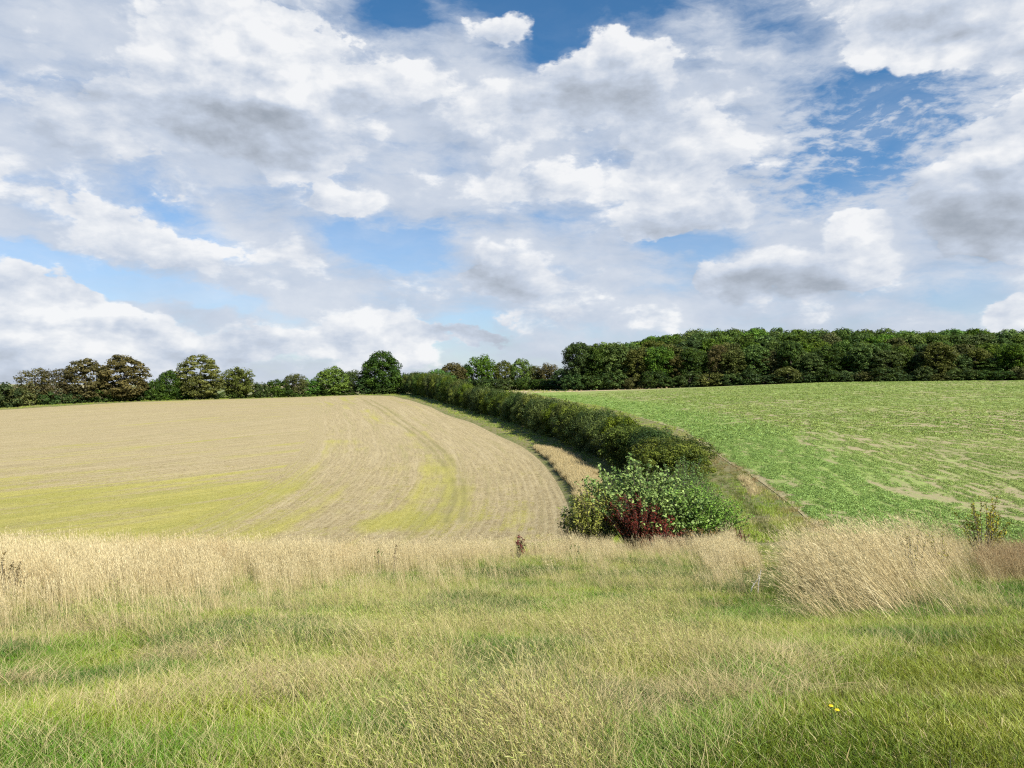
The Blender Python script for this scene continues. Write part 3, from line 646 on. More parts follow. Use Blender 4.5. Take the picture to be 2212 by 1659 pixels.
x, y = near(1283, 26.0); stem_shrub('willow_shrub', x, y, hgt(1283, 1052, 26), 2.3, 200, L_YELLOW, 0.055, 0.34, "yellowing narrow leaved shrub left of the red dogwood", seed=4, lpn=46, start=0.05)
x, y = near(1385, 25.4); stem_shrub('dogwood_shrub', x, y, hgt(1365, 1072, 25.2), 2.5, 210, L_RED, 0.045, 0.5, "dark red dogwood shrub in front of the broad leaved shrub", seed=5, lpn=46, start=0.05, skew=0.28)
x, y = near(1498, 27.0); stem_shrub('green_shrub', x, y, hgt(1500, 1040, 27.0), 3.9, 360, L_GREEN, 0.040, 0.5, "rounded bright green small leaved shrub at the right of the shrub cluster", seed=6, lpn=62, start=0.1, skew=0.12)
x, y = near(1478, 36); stem_shrub('feathery_shrub', x, y, hgt(1470, 992, 36), 3.3, 260, L_FEATH, 0.050, 0.4, "feathery green shrub between the hedge end and the small leaved shrub", seed=7, lpn=50, start=0.1)
x, y = near(1592, 25.5); stem_shrub('red_seedling', x, y, 0.75, 0.9, 26, L_RED, 0.035, 0.5, "small red bush in the grass right of the green shrub", seed=8, lpn=22, start=0.1)
x, y = near(1440, 23.6); stem_shrub('dogwood_shrub', x, y, 0.62, 1.5, 60, L_RED, 0.035, 0.5, "low red dogwood shoots in the straw at the right foot of the dogwood", seed=18, lpn=22, start=0.1, depth=0.8)
x, y = near(1530, 24.4); stem_shrub('rusty_shrub', x, y, 0.7, 1.7, 60, L_RUST, 0.04, 0.5, "low rust brown growth in front of the rounded green shrub", seed=19, lpn=24, start=0.1, depth=0.9)
x, y = near(1232, 27.5); stem_shrub('dark_shrub', x, y, 1.9, 0.9, 30, L_DARK, 0.06, 0.6, "narrow dark green bush at the left foot of the yellowing shrub", seed=9, lpn=26, start=0.1)
x, y = near(1115, 19.5); stem_shrub('red_seedling', x, y, 0.78, 0.42, 10, L_RED, 0.035, 0.45, "single small red leaved plant sticking out of the pale grass band", seed=10, lpn=18, start=0.5)
x, y = near(2128, 15.5); stem_shrub('hawthorn_sapling', x, y, hgt(2128, 1072, 15.5), 1.25, 30, L_HAW, 0.022, 0.6, "small twiggy hawthorn with yellow green leaves at the right edge of the crop", 'sapling', seed=11, lpn=60, start=0.25, sr=0.010, up=0.1)
for k, (px, d, h, lb) in enumerate([(1975, 11.8, 1.15, "yellow leaved sapling in the right part of the leaning straw clump"), (2030, 13.2, 0.95, "small olive leaved shoot right of the leaning straw clump")]):
    x, y = near(px, d); stem_shrub('sapling', x, y, h, 0.42, 9, L_HAW, 0.018, 0.5, lb, 'sapling', seed=30 + k, lpn=24, start=0.3, sr=0.006)
x, y = near(8, 9.6); stem_shrub('seedhead_plant', x, y, 0.86, 0.55, 22, L_RUST, 0.012, 0.8, "brown branching seedhead plant at the left edge of the pale grass", 'dried plant', seed=12, lpn=26, start=0.6, sr=0.006, parts=('stems', 'seed_heads'))
for k, (px, d, lb) in enumerate([(820, 15.5, "small yellow flowered stem rising above the pale grass"), (848, 15.8, "dark dry flower stem beside the yellow flowered one"), (1240, 17.5, "dark drooping stem left of the dogwood")]):
    x, y = near(px, d); stem_shrub('wildflower', x, y, 0.88 if k < 2 else 0.75, 0.25, 4, [L_YELLOW, L_RUST, L_DARK][k], 0.018, 0.6, lb, 'wildflower', seed=40 + k, lpn=14, start=0.72, sr=0.004, parts=('stems', 'flower_heads'))
# spindly pale stakes and a yellow flower in the grass
M_STICK = None
def mat_plain(name, c, r=0.8):
    m, T = new_mat(name); g = T.n('ShaderNodeTexCoord').outputs['Object']; n = T.noise(g, 30., 4, 0.6)
    finish(T, principled(T, T.mix(n, tuple(v * 0.75 for v in c), c), r)); return m
M_STICK = mat_plain("bleached_wood", (0.55, 0.52, 0.46))
for px, d, h, lx, lb in [(1636, 11.9, 0.42, 0.06, "bleached upright twig in the green grass left of the straw clump"), (1618, 12.0, 0.30, 0.16, "shorter slanting bleached twig beside the upright one")]:
    x, y = near(px, d); z = float(ground_h(np.array([x]), np.array([y]))[0])
    V, F = tubes([([(0, 0, -0.05), (lx * 0.3, 0, h * 0.5), (lx, 0.01, h)], [0.009, 0.008, 0.004]), ([(lx * 0.5, 0, h * 0.62), (lx * 0.2, 0, h * 0.85)], [0.005, 0.003])], 6)
    tag(link('twig', mesh_np('twig', V, F, M_STICK, smooth=True), loc=(x, y, z)), lb, 'twig', 'bleached twigs in the grass')
M_PETAL = mat_plain("yellow_petals", (0.80, 0.58, 0.02)); M_STEM = mat_plain("green_stem", (0.10, 0.16, 0.04))
x, y = near(1795, 3.75); z = float(ground_h(np.array([x]), np.array([y]))[0])
e = bpy.data.objects.new('yellow_flower', None); COL.objects.link(e); e.location = (x, y, z); tag(e, "tiny yellow flower in the short grass near the bottom right", 'flower')
V, F = tubes([([(0, 0, 0), (0.01, 0, 0.08), (0.0, 0.0, 0.14)], [0.002, 0.002, 0.0015]), ([(0.01, 0, 0.07), (0.03, 0, 0.12)], [0.0015, 0.001])], 5); link('stem', mesh_np('stem', V, F, M_STEM), e)
g_ = np.random.default_rng(2)
for cx, cz in ((0.0, 0.14), (0.03, 0.12)):
    a = np.arange(12) / 12 * 2 * PI; C = np.stack([cx + 0.007 * np.cos(a), 0.007 * np.sin(a), np.full(12, cz)], 1); N = unit(np.stack([np.cos(a) * 0.5, np.sin(a) * 0.5 - 0.6, np.ones(12)], 1))
    V, F = leaf_quads(C, N, np.full(12, 0.006), 0.6, g_); link('flower_head', mesh_np('flower_head', V, F, M_PETAL), e)
# ------------------------------------------------------------------ grass, straw, crop: tuft meshes scattered on points (stuff)
def blades(g, n, h0, h1, wd, spread, lean=(0.1, 0.7), segn=3, straw=0.2, curl=0.6, windx=0.0):
    """n curved blades rising from a disc"""
    a = g.uniform(0, 2 * PI, n); q = np.sqrt(g.uniform(0, 1, n)) * spread; bx = np.cos(a) * q; by = np.sin(a) * q
    d = g.uniform(0, 2 * PI, n); ln = g.uniform(lean[0], lean[1], n); h = g.uniform(h0, h1, n); w = wd * g.uniform(0.7, 1.3, n)
    dx = np.cos(d); dy = np.sin(d); fa = g.uniform(0, PI, n); sx = np.cos(fa); sy = np.sin(fa)
    V = []; t = np.linspace(0, 1, segn + 1)
    for k, tk in enumerate(t):
        out = h * ln * (tk ** (1 + curl)); z = h * (tk - 0.35 * ln * tk * tk)
        cx = bx + dx * out + windx * h * tk ** 1.5; cy = by + dy * out; ww = w * (1 - tk) ** 0.6 * (1 if k else 0.7) if k < segn else w * 0.08
        V.append(np.stack([np.stack([cx - sx * ww, cy - sy * ww, z], 1), np.stack([cx + sx * ww, cy + sy * ww, z], 1)], 1))
    V = np.stack(V, 1).reshape(-1, 3); m_ = 2 * (segn + 1); F = []
    for k in range(segn): F.append(np.arange(n)[:, None] * m_ + np.array([2 * k, 2 * k + 1, 2 * k + 3, 2 * k + 2]))
    F = np.vstack(F); T = np.repeat(np.clip(g.uniform(0, 1, n), 0, 1), m_); S = np.repeat((g.uniform(0, 1, n) < straw) * g.uniform(0.6, 1, n), m_)
    return V, F, T, S
def merge(*parts):
    V = []; F = []; T = []; S = []; o = 0
    for v, f, t, s in parts: V.append(v); F.append(f + o); T.append(t); S.append(s); o += len(v)
    return np.vstack(V), np.vstack(F), np.concatenate(T), np.concatenate(S)
def stalk_heads(g, V, n, segn, hl, hw, per=5):
    """feathery seed heads on the tips of stalks"""
    m_ = 2 * (segn + 1); tips = V.reshape(n, m_, 3)[:, -1]; bel = V.reshape(n, m_, 3)[:, -3]; d = unit(tips - bel)
    C = []; 
    for k in range(per): C.append(tips - d * hl * (k / per) + g.normal(size=(n, 3)) * hw * 0.5 * (0.4 + k / per))
    C = np.vstack(C); D = np.tile(d, (per, 1)) + g.normal(size=(n * per, 3)) * 0.25; D = unit(D); B = unit(np.cross(D, g.normal(size=D.shape)))
    L = hl / per * 0.9; W_ = hw * 0.35
    Q = np.stack([C - D * L, C + B * W_, C + D * L, C - B * W_], 1).reshape(-1, 3)
    nn = len(C); return Q, np.arange(4 * nn).reshape(nn, 4), np.repeat(g.uniform(0.4, 1, nn), 4), np.repeat(g.uniform(0.0, 0.5, nn), 4)
def rosette(g, n, L, asp, spread, h, tilt=0.8):
    a = g.uniform(0, 2 * PI, n); q = g.uniform(0, 1, n) ** 0.5 * spread
    C = np.stack([np.cos(a) * q, np.sin(a) * q, g.uniform(0.1, 1, n) * h], 1); N = unit(np.stack([np.cos(a) * tilt, np.sin(a) * tilt, np.ones(n)], 1) + g.normal(size=(n, 3)) * 0.4)
    V, F = leaf_quads(C, N, L * g.uniform(0.6, 1.3, n), asp, g); return V, F, np.repeat(g.uniform(0, 1, n), 4), np.zeros(4 * n)
protos = {}
def proto_set(key, fn, k=4):
    c = bpy.data.collections.new("tufts_" + key)
    for i in range(k):
        g = np.random.default_rng(1000 + i * 17 + sum(map(ord, key))); V, F, T, S = fn(g)
        o = bpy.data.objects.new("tuft_%s_%d" % (key, i), mesh_np("tuft", V, F, M_BLADE, {'tint': T, 'straw': S})); c.objects.link(o)
    protos[key] = c
proto_set('lawn', lambda g: blades(g, 60, 0.03, 0.085, 0.0022, 0.11, (0.2, 1.3), 2, 0.14), 5)
proto_set('meadow', lambda g: merge(blades(g, 60, 0.04, 0.15, 0.0025, 0.12, (0.3, 1.8), 3, 0.12), blades(g, 3, 0.12, 0.26, 0.0014, 0.1, (0.05, 1.2), 3, 0.9, windx=-0.15)), 6)
proto_set('mat', lambda g: blades(g, 46, 0.10, 0.24, 0.0019, 0.14, (0.9, 2.2), 3, 0.85, 0.2), 4)
def f_stalk(g):
    b = blades(g, 17, 0.55, 0.92, 0.0024, 0.13, (0.02, 0.22), 4, 0.93, 0.9, windx=-0.10)
    return merge(b, stalk_heads(g, b[0], 17, 4, 0.14, 0.0075, 5), blades(g, 16, 0.15, 0.42, 0.0026, 0.12, (0.1, 0.7), 3, 0.65))
proto_set('stalk', f_stalk, 6)
def f_lean(g):
    b = blades(g, 17, 0.55, 1.15, 0.0024, 0.15, (0.02, 0.42), 4, 0.9, 1.2, windx=-0.20)
    return merge(b, stalk_heads(g, b[0], 17, 4, 0.12, 0.007, 4), blades(g, 14, 0.2, 0.55, 0.0028, 0.14, (0.1, 0.9), 3, 0.35, windx=-0.2))
proto_set('lean', f_lean, 6)
def f_hay(g):
    b = blades(g, 11, 0.20, 0.44, 0.0015, 0.14, (0.05, 0.8), 3, 0.9, 0.8, windx=-0.18)
    return merge(b, stalk_heads(g, b[0], 11, 3, 0.06, 0.0055, 4), blades(g, 14, 0.1, 0.24, 0.0022, 0.12, (0.2, 1.0), 3, 0.3))
proto_set('hay', f_hay, 5)
proto_set('verge', lambda g: blades(g, 30, 0.18, 0.55, 0.016, 0.42, (0.2, 0.9), 3, 0.12), 4)
proto_set('plume', lambda g: merge(blades(g, 46, 0.6, 1.15, 0.013, 0.42, (0.05, 0.35), 3, 0.95, windx=-0.12), blades(g, 10, 0.2, 0.5, 0.018, 0.4, (0.2, 0.8), 3, 0.3)), 4)
proto_set('crop', lambda g: rosette(g, 26, 0.034, 0.5, 0.20, 0.07), 5)
proto_set('cropfar', lambda g: rosette(g, 26, 0.075, 0.6, 0.50, 0.09), 4)
proto_set('stubble', lambda g: blades(g, 34, 0.03, 0.085, 0.010, 0.34, (0.1, 1.6), 1, 0.0), 4)
proto_set('leafy', lambda g: rosette(g, 16, 0.028, 0.62, 0.085, 0.10, 0.6), 4)

def scatter(name, key, X, Y, scale, tilt, tdir, col, label, cat, dz=0.0, seed=0):
    """one object: a cloud of points; geometry nodes stand a tuft on each"""
    g = np.random.default_rng(seed + 77); n = len(X); Z = ground_h(X, Y) + dz
    spin = g.uniform(0, 2 * PI, n) if key not in ('stalk', 'lean', 'hay', 'plume', 'meadow') else g.normal(size=n) * 0.5
    a = tilt; d = tdir   # lean by angle a towards direction d: R = Rz(d) Ry(a) Rz(-d) Rz(spin)
    cd_, sd_ = np.cos(d), np.sin(d); ca, sa = np.cos(a), np.sin(a)
    Rl = np.stack([np.stack([cd_ * ca * cd_ + sd_ * sd_, cd_ * ca * sd_ - sd_ * cd_, cd_ * sa], -1), np.stack([sd_ * ca * cd_ - cd_ * sd_, sd_ * ca * sd_ + cd_ * cd_, sd_ * sa], -1), np.stack([-sa * cd_, -sa * sd_, ca], -1)], -2)
    cs_, ss_ = np.cos(spin), np.sin(spin); zz = np.zeros(n); Rz = np.stack([np.stack([cs_, -ss_, zz], -1), np.stack([ss_, cs_, zz], -1), np.stack([zz, zz, zz + 1], -1)], -2)
    M = Rl @ Rz; ry = np.arcsin(np.clip(-M[:, 2, 0], -1, 1)); rx = np.arctan2(M[:, 2, 1], M[:, 2, 2]); rz = np.arctan2(M[:, 1, 0], M[:, 0, 0])
    me = bpy.data.meshes.new(name); me.vertices.add(n); me.vertices.foreach_set('co', np.stack([X, Y, Z], 1).astype(np.float32).ravel())
    for nm, arr, ty, fld in (('rot', np.stack([rx, ry, rz], 1), 'FLOAT_VECTOR', 'vector'), ('col', col, 'FLOAT_VECTOR', 'vector'), ('scl', scale, 'FLOAT', 'value')):
        at = me.attributes.new(nm, ty, 'POINT'); at.data.foreach_set(fld, np.ascontiguousarray(arr, np.float32).ravel())
    o = link(name, me); tag(o, label, cat, kind='stuff')
    t = bpy.data.node_groups.new(name, 'GeometryNodeTree'); t.interface.new_socket('Geometry', in_out='INPUT', socket_type='NodeSocketGeometry'); t.interface.new_socket('Geometry', in_out='OUTPUT', socket_type='NodeSocketGeometry')
    gi = t.nodes.new('NodeGroupInput'); go = t.nodes.new('NodeGroupOutput'); ip = t.nodes.new('GeometryNodeInstanceOnPoints')
    ci = t.nodes.new('GeometryNodeCollectionInfo'); ci.inputs[0].default_value = protos[key]; ci.inputs[1].default_value = True; ci.inputs[2].default_value = True
    rd = t.nodes.new('FunctionNodeRandomValue'); rd.data_type = 'INT'; rd.inputs[4].default_value = 0; rd.inputs[5].default_value = len(protos[key].objects) - 1
    def na(nm, ty): q = t.nodes.new('GeometryNodeInputNamedAttribute'); q.data_type = ty; q.inputs[0].default_value = nm; return q.outputs[0]
    e2r = t.nodes.new('FunctionNodeEulerToRotation'); L_ = t.links.new
    L_(na('rot', 'FLOAT_VECTOR'), e2r.inputs[0]); L_(e2r.outputs[0], ip.inputs['Rotation']); L_(na('scl', 'FLOAT'), ip.inputs['Scale'])
    L_(gi.outputs[0], ip.inputs['Points']); L_(ci.outputs[0], ip.inputs['Instance']); ip.inputs['Pick Instance'].default_value = True; L_(rd.outputs[2], ip.inputs['Instance Index'])
    L_(ip.outputs[0], go.inputs[0]); md = o.modifiers.new('tufts', 'NODES'); md.node_group = t; return o

def pts_wedge(n, d0, d1, half=0.74, pad=1.2, power=1.0, seed=0, t0=None, t1=None):
    """random points ahead; areal density falls as distance^-power"""
    g = np.random.default_rng(seed); p = 2 - power
    u = g.uniform(0, 1, n); d = (d0 ** p + u * (d1 ** p - d0 ** p)) ** (1 / p) if abs(p) > 1e-3 else d0 * (d1 / d0) ** u
    lo = -half - pad / d if t0 is None else t0; hi = half + pad / d if t1 is None else t1
    return g.uniform(0, 1, n) * (hi - lo) * d + lo * d, d
def base_px(X, Y): return 1106 + 1661 * X / Y, 829.5 - 1661 * base_h(X, Y) / Y
def mixc(a, b, k): k = np.asarray(k)[:, None]; return np.asarray(a) * (1 - k) + np.asarray(b) * k
LOWER = ([-400,0,150,300,450,600,750,900,1050,1200,1320,1500,1560,1640,1660], [1420,1378,1358,1338,1312,1284,1270,1258,1240,1230,1228,1226,1268,1254,1195])
CLUMP = ([1690,1740,1800,1900,2000,2060,2130,2200,2500], [1215,1270,1300,1318,1315,1292,1245,1190,1170])
def straw_band(px, py):
    """0..1: where the tall bleached grass stands"""
    j = 12 * np.sin(px * 0.021) + 9 * np.sin(px * 0.053 + 1)
    a = sst(np.interp(px, *LOWER) + j - py, -22, 62) * (px < 1655)
    b = sst(np.interp(px, *CLUMP) + 0.8 * j + 16 * vnoise(px, py, 22., 79, 2) - py, -22, 30) * sst(px + 22 * vnoise(px, py, 25., 78, 2), 1690, 1760)
    return np.maximum(a, b * 1.0)
G_FRESH = (0.125, 0.250, 0.016); G_YEL = (0.270, 0.340, 0.028); G_OLIVE = (0.190, 0.240, 0.042); G_PALE = (0.38, 0.34, 0.11); G_STRAW = (0.68, 0.555, 0.31); G_DARK = (0.050, 0.130, 0.014)
# --- meadow grass
X, Y = pts_wedge(76000, 2.2, 24, power=1.35, seed=1)
px, py = base_px(X, Y); r_ = np.random.default_rng(3)
sb = straw_band(px, py)
olive = sst(px - (2300 - (py - 1200) * 1.6), -150, 250) * sst(py, 1330, 1450)      # mown corner at bottom right
n1_ = vnoise(X, Y, 1.5, 21, 4, 0.6); n2_ = vnoise(X, Y, 0.45, 22, 3, 0.6); n3_ = vnoise(X * 0.6, Y, 2.6, 23, 3)
dry = np.clip(0.14 + 1.9 * n1_ + 0.55 * n3_ + 0.6 * n2_ - 0.40 * sst(px, 1350, 2000), 0, 1)
col = mixc(G_FRESH, G_YEL, np.clip(0.42 + 1.4 * vnoise(X, Y, 0.8, 25, 3), 0, 1)); col = mixc(col, G_PALE, dry * 0.62); col = mixc(col, G_OLIVE, olive * 0.75)
col = mixc(col, G_DARK, 0.85 * sst(vnoise(X, Y, 0.9, 27, 3) + 0.12 * sst(px, 700, 1300), 0.10, 0.36)); col = col * (1 + 0.14 * r_.normal(size=len(X)))[:, None]
sc_ = (0.80 + 0.60 * n1_ + 0.25 * r_.normal(size=len(X)) * 0.6) * (1 + 0.25 * sb); sc_ = np.clip(sc_, 0.45, 1.6)
short = (olive > 0.45 + 0.35 * n2_) ; tl = np.abs(r_.normal(size=len(X))) * 0.16; td = r_.uniform(0, 2 * PI, len(X))
m1 = ~short
scatter('meadow_grass', 'meadow', X[m1], Y[m1], sc_[m1], tl[m1], td[m1], col[m1], "mixed green and bleached meadow grass covering the foreground slope", 'grass')
X2, Y2 = pts_wedge(26000, 2.3, 9.5, power=1.2, seed=2, t0=-0.2); px2, py2 = base_px(X2, Y2)
ol2 = sst(px2 - (2250 - (py2 - 1200) * 1.6), -150, 250) * sst(py2, 1330, 1450); k2 = ol2 > 0.25; X2, Y2 = X2[k2], Y2[k2]
X2 = np.r_[X2, X[short]]; Y2 = np.r_[Y2, Y[short]]; nn = len(X2)
cc_ = mixc((0.130, 0.200, 0.016), (0.275, 0.305, 0.035), np.clip(0.5 + vnoise(X2, Y2, 0.7, 35, 3), 0, 1)); cc_ = mixc(cc_, (0.36, 0.31, 0.12), sst(vnoise(X2, Y2, 0.9, 36, 3), 0.15, 0.6) * 0.5)
scatter('short_turf', 'lawn', X2, Y2, r_.uniform(0.8, 1.5, nn), np.abs(r_.normal(size=nn)) * 0.12, r_.uniform(0, 6.28, nn), cc_, "short trodden olive green turf in the bottom right corner", 'grass')
# --- hay: thin dry flower stalks over the meadow, in drifts
X, Y = pts_wedge(24000, 2.6, 20, power=1.3, seed=5); px, py = base_px(X, Y)
w_ = -0.30 + 1.9 * vnoise(X, Y, 1.1, 41, 3) - 0.3 * sst(px, 1500, 1700) + 0.6 * vnoise(X, Y, 3.0, 42, 2) - 0.9 * (sst(px - (2250 - (py - 1200) * 1.6), -250, 150) * sst(py, 1330, 1450)) + 0.3 * straw_band(px, py) - 0.25 * sst(px, 1640, 1800)
w_ += 0.5 * np.exp(-(((px - 1430) / 130) ** 2 + ((py - 1310) / 50) ** 2)) + 0.4 * np.exp(-(((px - 900) / 180) ** 2 + ((py - 1400) / 60) ** 2))
k = r_.uniform(0, 1, len(X)) < np.clip(w_ * 0.8, 0, 1); X, Y, px = X[k], Y[k], px[k]; nn = len(X)
tilt = np.abs(0.12 + 0.22 * sst(px, 1100, 1700) + 0.12 * r_.normal(size=nn)); 
scatter('dry_seed_grass', 'hay', X, Y, r_.uniform(0.55, 1.1, nn), tilt, PI + r_.normal(size=nn) * 0.6, mixc(G_YEL, G_PALE, r_.uniform(0, 1, nn)), "thin bleached seed stalks scattered through the meadow grass", 'grass')
# --- matted dead grass patches
X, Y = pts_wedge(16000, 2.3, 12, power=1.3, seed=6); px, py = base_px(X, Y)
w_ = vnoise(X, Y, 0.9, 51, 3) + 0.8 * np.exp(-(((px - 1150) / 200) ** 2 + ((py - 1590) / 60) ** 2)) + 0.5 * np.exp(-(((px - 100) / 250) ** 2 + ((py - 1600) / 60) ** 2)) + 0.35 * np.exp(-(((px - 1720) / 120) ** 2 + ((py - 1480) / 40) ** 2))
k = w_ + 0.35 * (r_.uniform(0, 1, len(X)) - 0.5) - 0.5 * sst(px, 1500, 1900) * sst(py, 1250, 1350) > 0.34; X, Y = X[k], Y[k]; nn = len(X)
scatter('matted_dead_grass', 'mat', X, Y, r_.uniform(0.6, 1.05, nn), r_.uniform(0, 0.4, nn), r_.uniform(0, 6.28, nn), mixc((0.33, 0.26, 0.12), (0.50, 0.42, 0.21), r_.uniform(0, 1, nn)), "flattened patches of dead brown grass lying in the meadow", 'grass')
# --- small broad leaves low in the grass
X, Y = pts_wedge(9000, 2.3, 12, power=1.3, seed=8); k = vnoise(X, Y, 0.8, 61, 3) > 0.30; X, Y = X[k], Y[k]; nn = len(X)
scatter('meadow_weeds', 'leafy', X, Y, r_.uniform(0.35, 0.75, nn), r_.uniform(0, 0.3, nn), r_.uniform(0, 6.28, nn), mixc(G_DARK, G_FRESH, r_.uniform(0, 1, nn)), "low clover and other small leaved weeds among the grass", 'weeds')
# --- tall bleached grass band and the leaning clump
X, Y = pts_wedge(44000, 6.5, 31, power=0.75, seed=9); px, py = base_px(X, Y); sb = straw_band(px, py)
path_gap = np.exp(-((px - 1672) / 30) ** 2)
gs = sst(px, 1690, 1760) * (1 - sst(px, 2040, 2110)) * sst(py, 1150, 1215)
k = r_.uniform(0, 1, len(X)) < np.clip(sb * np.where(px > 1690, 0.62, 0.85) * (0.66 + 1.1 * vnoise(X, Y, 0.6, 71, 3) + 0.5 * sst(px, 1230, 1300) * (px < 1620)) * (1 - path_gap) * (1 - 0.35 * sst(px, 2060, 2120)), 0, 1)
k &= ~((px > 1600) & (px < 1700) & (Y > 19)); k &= ~((px > 1330) & (Y > 23.4)); k &= ~((px > 1700) & (Y > 17.5)); k &= (Y < 27)
k |= (r_.uniform(0, 1, len(X)) < 0.06) & (py < np.where(px > 1690, 1350, np.interp(px, *LOWER) + 55)) & (Y < 16) & (px < 2200)
X, Y, px, py, gs = X[k], Y[k], px[k], py[k], gs[k]; nn = len(X)
lowr = sst(px, 1240, 1300) * (1 - sst(px, 1540, 1600))      # lower in front of the shrubs
edge_in = sst(px, 1700, 1790) * (1 - sst(px, 2020, 2110))
sc_ = (0.84 + 0.20 * r_.normal(size=nn) + 0.12 * vnoise(X, Y, 0.9, 75, 2)) * (1 - 0.22 * lowr) * np.where(px > 1690, 0.78 + 0.44 * edge_in, 1.0) * (1 - 0.2 * sst(px, 2060, 2120)); sc_ *= 1 - 0.30 * sst(py, np.interp(px, *LOWER) - 70, np.interp(px, *LOWER) + 10) * (px < 1660)
tilt = 0.04 + 0.10 * np.abs(r_.normal(size=nn)) + 0.14 * sst(px, 900, 1500) + 0.22 * gs + 0.10 * gs * np.abs(r_.normal(size=nn)); td = PI + r_.normal(size=nn) * (0.9 - 0.6 * sst(px, 900, 1500))
cs_ = mixc(G_STRAW, (0.42, 0.34, 0.16), np.clip(0.3 + 0.7 * vnoise(X, Y, 0.8, 73, 2), 0, 1)); cs_ = mixc(cs_, (0.48, 0.30, 0.12), 0.5 * sst(vnoise(X, Y, 1.2, 74, 2), 0.2, 0.6))
sc_ = np.clip(sc_, 0.45, 1.25)
for nm, key, k, lb in (('tall_bleached_grass', 'stalk', px <= 1690, "tall bleached straw coloured grass along the brow of the slope, from the left edge to the shrubs"), ('leaning_bleached_grass', 'lean', px > 1690, "clump of tall straw coloured grass leaning left, between the field track and the hawthorn sapling")):
    scatter(nm, key, X[k], Y[k], sc_[k] * (0.88 if key == 'stalk' else 0.95), tilt[k], td[k], cs_[k], lb, 'grass')
# brown tussock at the right edge
X, Y = pts_wedge(420, 11.6, 14.6, power=1, seed=10, t0=(2135 - 1106) / 1661., t1=(2290 - 1106) / 1661.); nn = len(X)
scatter('brown_tussock', 'stalk', X, Y, r_.uniform(0.5, 0.72, nn), 0.35 + 0.15 * r_.normal(size=nn), PI + 0.5 * r_.normal(size=nn), mixc((0.20, 0.12, 0.055), (0.34, 0.22, 0.11), r_.uniform(0, 1, nn)), "dense brown tussock of withered grass at the right edge", 'grass tussock')

# --- verges beyond: rough grass beside the fields, pale plumes by the corner
X, Y = pts_wedge(90000, 27, 275, power=1.5, seed=12, half=0.76, pad=3); sl = sdist(X, Y, FIELD_L); sr = sdist(X, Y, FIELD_R)
k = (sl < -0.15) & (sr < 1.1 * vnoise(X, Y, 1.3, 85, 2) + 0.2); k &= ~((X > 20) & (Y > 175)) ; X, Y, sl, sr = X[k], Y[k], sl[k], sr[k]; px, py = base_px(X, Y); nn = len(X)
g1 = vnoise(X, Y, 6, 81, 3); c_ = mixc((0.19, 0.30, 0.022), (0.37, 0.43, 0.05), np.clip(0.5 + 0.9 * g1, 0, 1)); c_ = mixc(c_, (0.48, 0.40, 0.18), 0.6 * sst(vnoise(X, Y, 4, 82, 3), 0.20, 0.6))
rt = sst(X - np.interp(Y, HEDGE[:, 1], HEDGE[:, 0]), 3, 4) * (Y < 75); c_ = mixc(c_, mixc((0.20, 0.185, 0.045), (0.26, 0.15, 0.06), sst(vnoise(X, Y * 0.4, 1.6, 83, 3), 0.0, 0.5)), rt * 0.8)
ruts = (np.exp(-((-sr - 2.2 + 0.3 * vnoise(X, Y, 5, 87, 2)) / 0.35) ** 2) + np.exp(-((-sr - 3.9) / 0.4) ** 2)) * (Y < 90); c_ = mixc(c_, (0.09, 0.10, 0.028), np.clip(ruts, 0, 1) * 0.8); c_ = mixc(c_, (0.30, 0.19, 0.09), 0.75 * sst(sr, -1.5, -0.2) * (Y < 90) * sst(vnoise(X, Y, 2, 88, 2), -0.4, 0.3))
edge_shade = sst(-sl, 1.5, 0.2) * 0.5; c_ = mixc(c_, (0.07, 0.10, 0.025), edge_shade)  # edge shadow beside the stubble painted into the tuft colour
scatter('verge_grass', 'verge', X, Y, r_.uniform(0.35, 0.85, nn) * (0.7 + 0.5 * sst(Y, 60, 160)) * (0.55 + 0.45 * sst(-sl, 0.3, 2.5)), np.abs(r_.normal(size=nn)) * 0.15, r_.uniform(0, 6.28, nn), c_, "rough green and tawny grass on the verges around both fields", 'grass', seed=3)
P1 = poly([(1155,972),(1225,985),(1290,1025),(1300,1080),(1250,1110),(1232,1085),(1212,1040),(1180,1005)]); P2 = poly([(1595,1040),(1620,1040),(1650,1075),(1625,1085)], 30); P3 = STRIP
for nm, PP, n_, lb, hh in (('pale_plume_grass', P1, 4200, "bank of pale plumed grass between the stubble edge and the hedge", 0.95), ('pale_plume_grass', P2, 60, "small pale tuft of plumed grass at the crop's edge right of the shrubs", 0.5), ('dry_grass_strip', P3, 5200, "narrow strip of tan dry grass along the far side of the crop", 0.6)):
    lo, hi = PP.min(0), PP.max(0); g = np.random.default_rng(len(lb)); X = g.uniform(lo[0], hi[0], n_ * 4); Y = g.uniform(lo[1], hi[1], n_ * 4); k = (sdist(X, Y, PP) + 1.1 * vnoise(X, Y, 1.3, 5, 2) * (1 if len(PP) == 8 and PP is P1 else 0) > 0.1) & ((sdist(X, Y, FIELD_R) < 0.5) & (sdist(X, Y, FIELD_L) < -1.0 + 0.6 * vnoise(X, Y, 1.5, 6, 2))); X, Y = X[k][:n_], Y[k][:n_]; nn = len(X)
    scatter(nm, 'plume', X, Y, g.uniform(0.55, 1.15, nn) * hh * (0.55 + 0.45 * sst(sdist(X, Y, PP), -0.5, 2.0) if PP is P1 else 1), 0.1 + 0.1 * np.abs(g.normal(size=nn)), PI + g.normal(size=nn) * 0.5, mixc(G_STRAW, (0.36, 0.29, 0.12), g.uniform(0, 1, nn)), lb, 'grass')
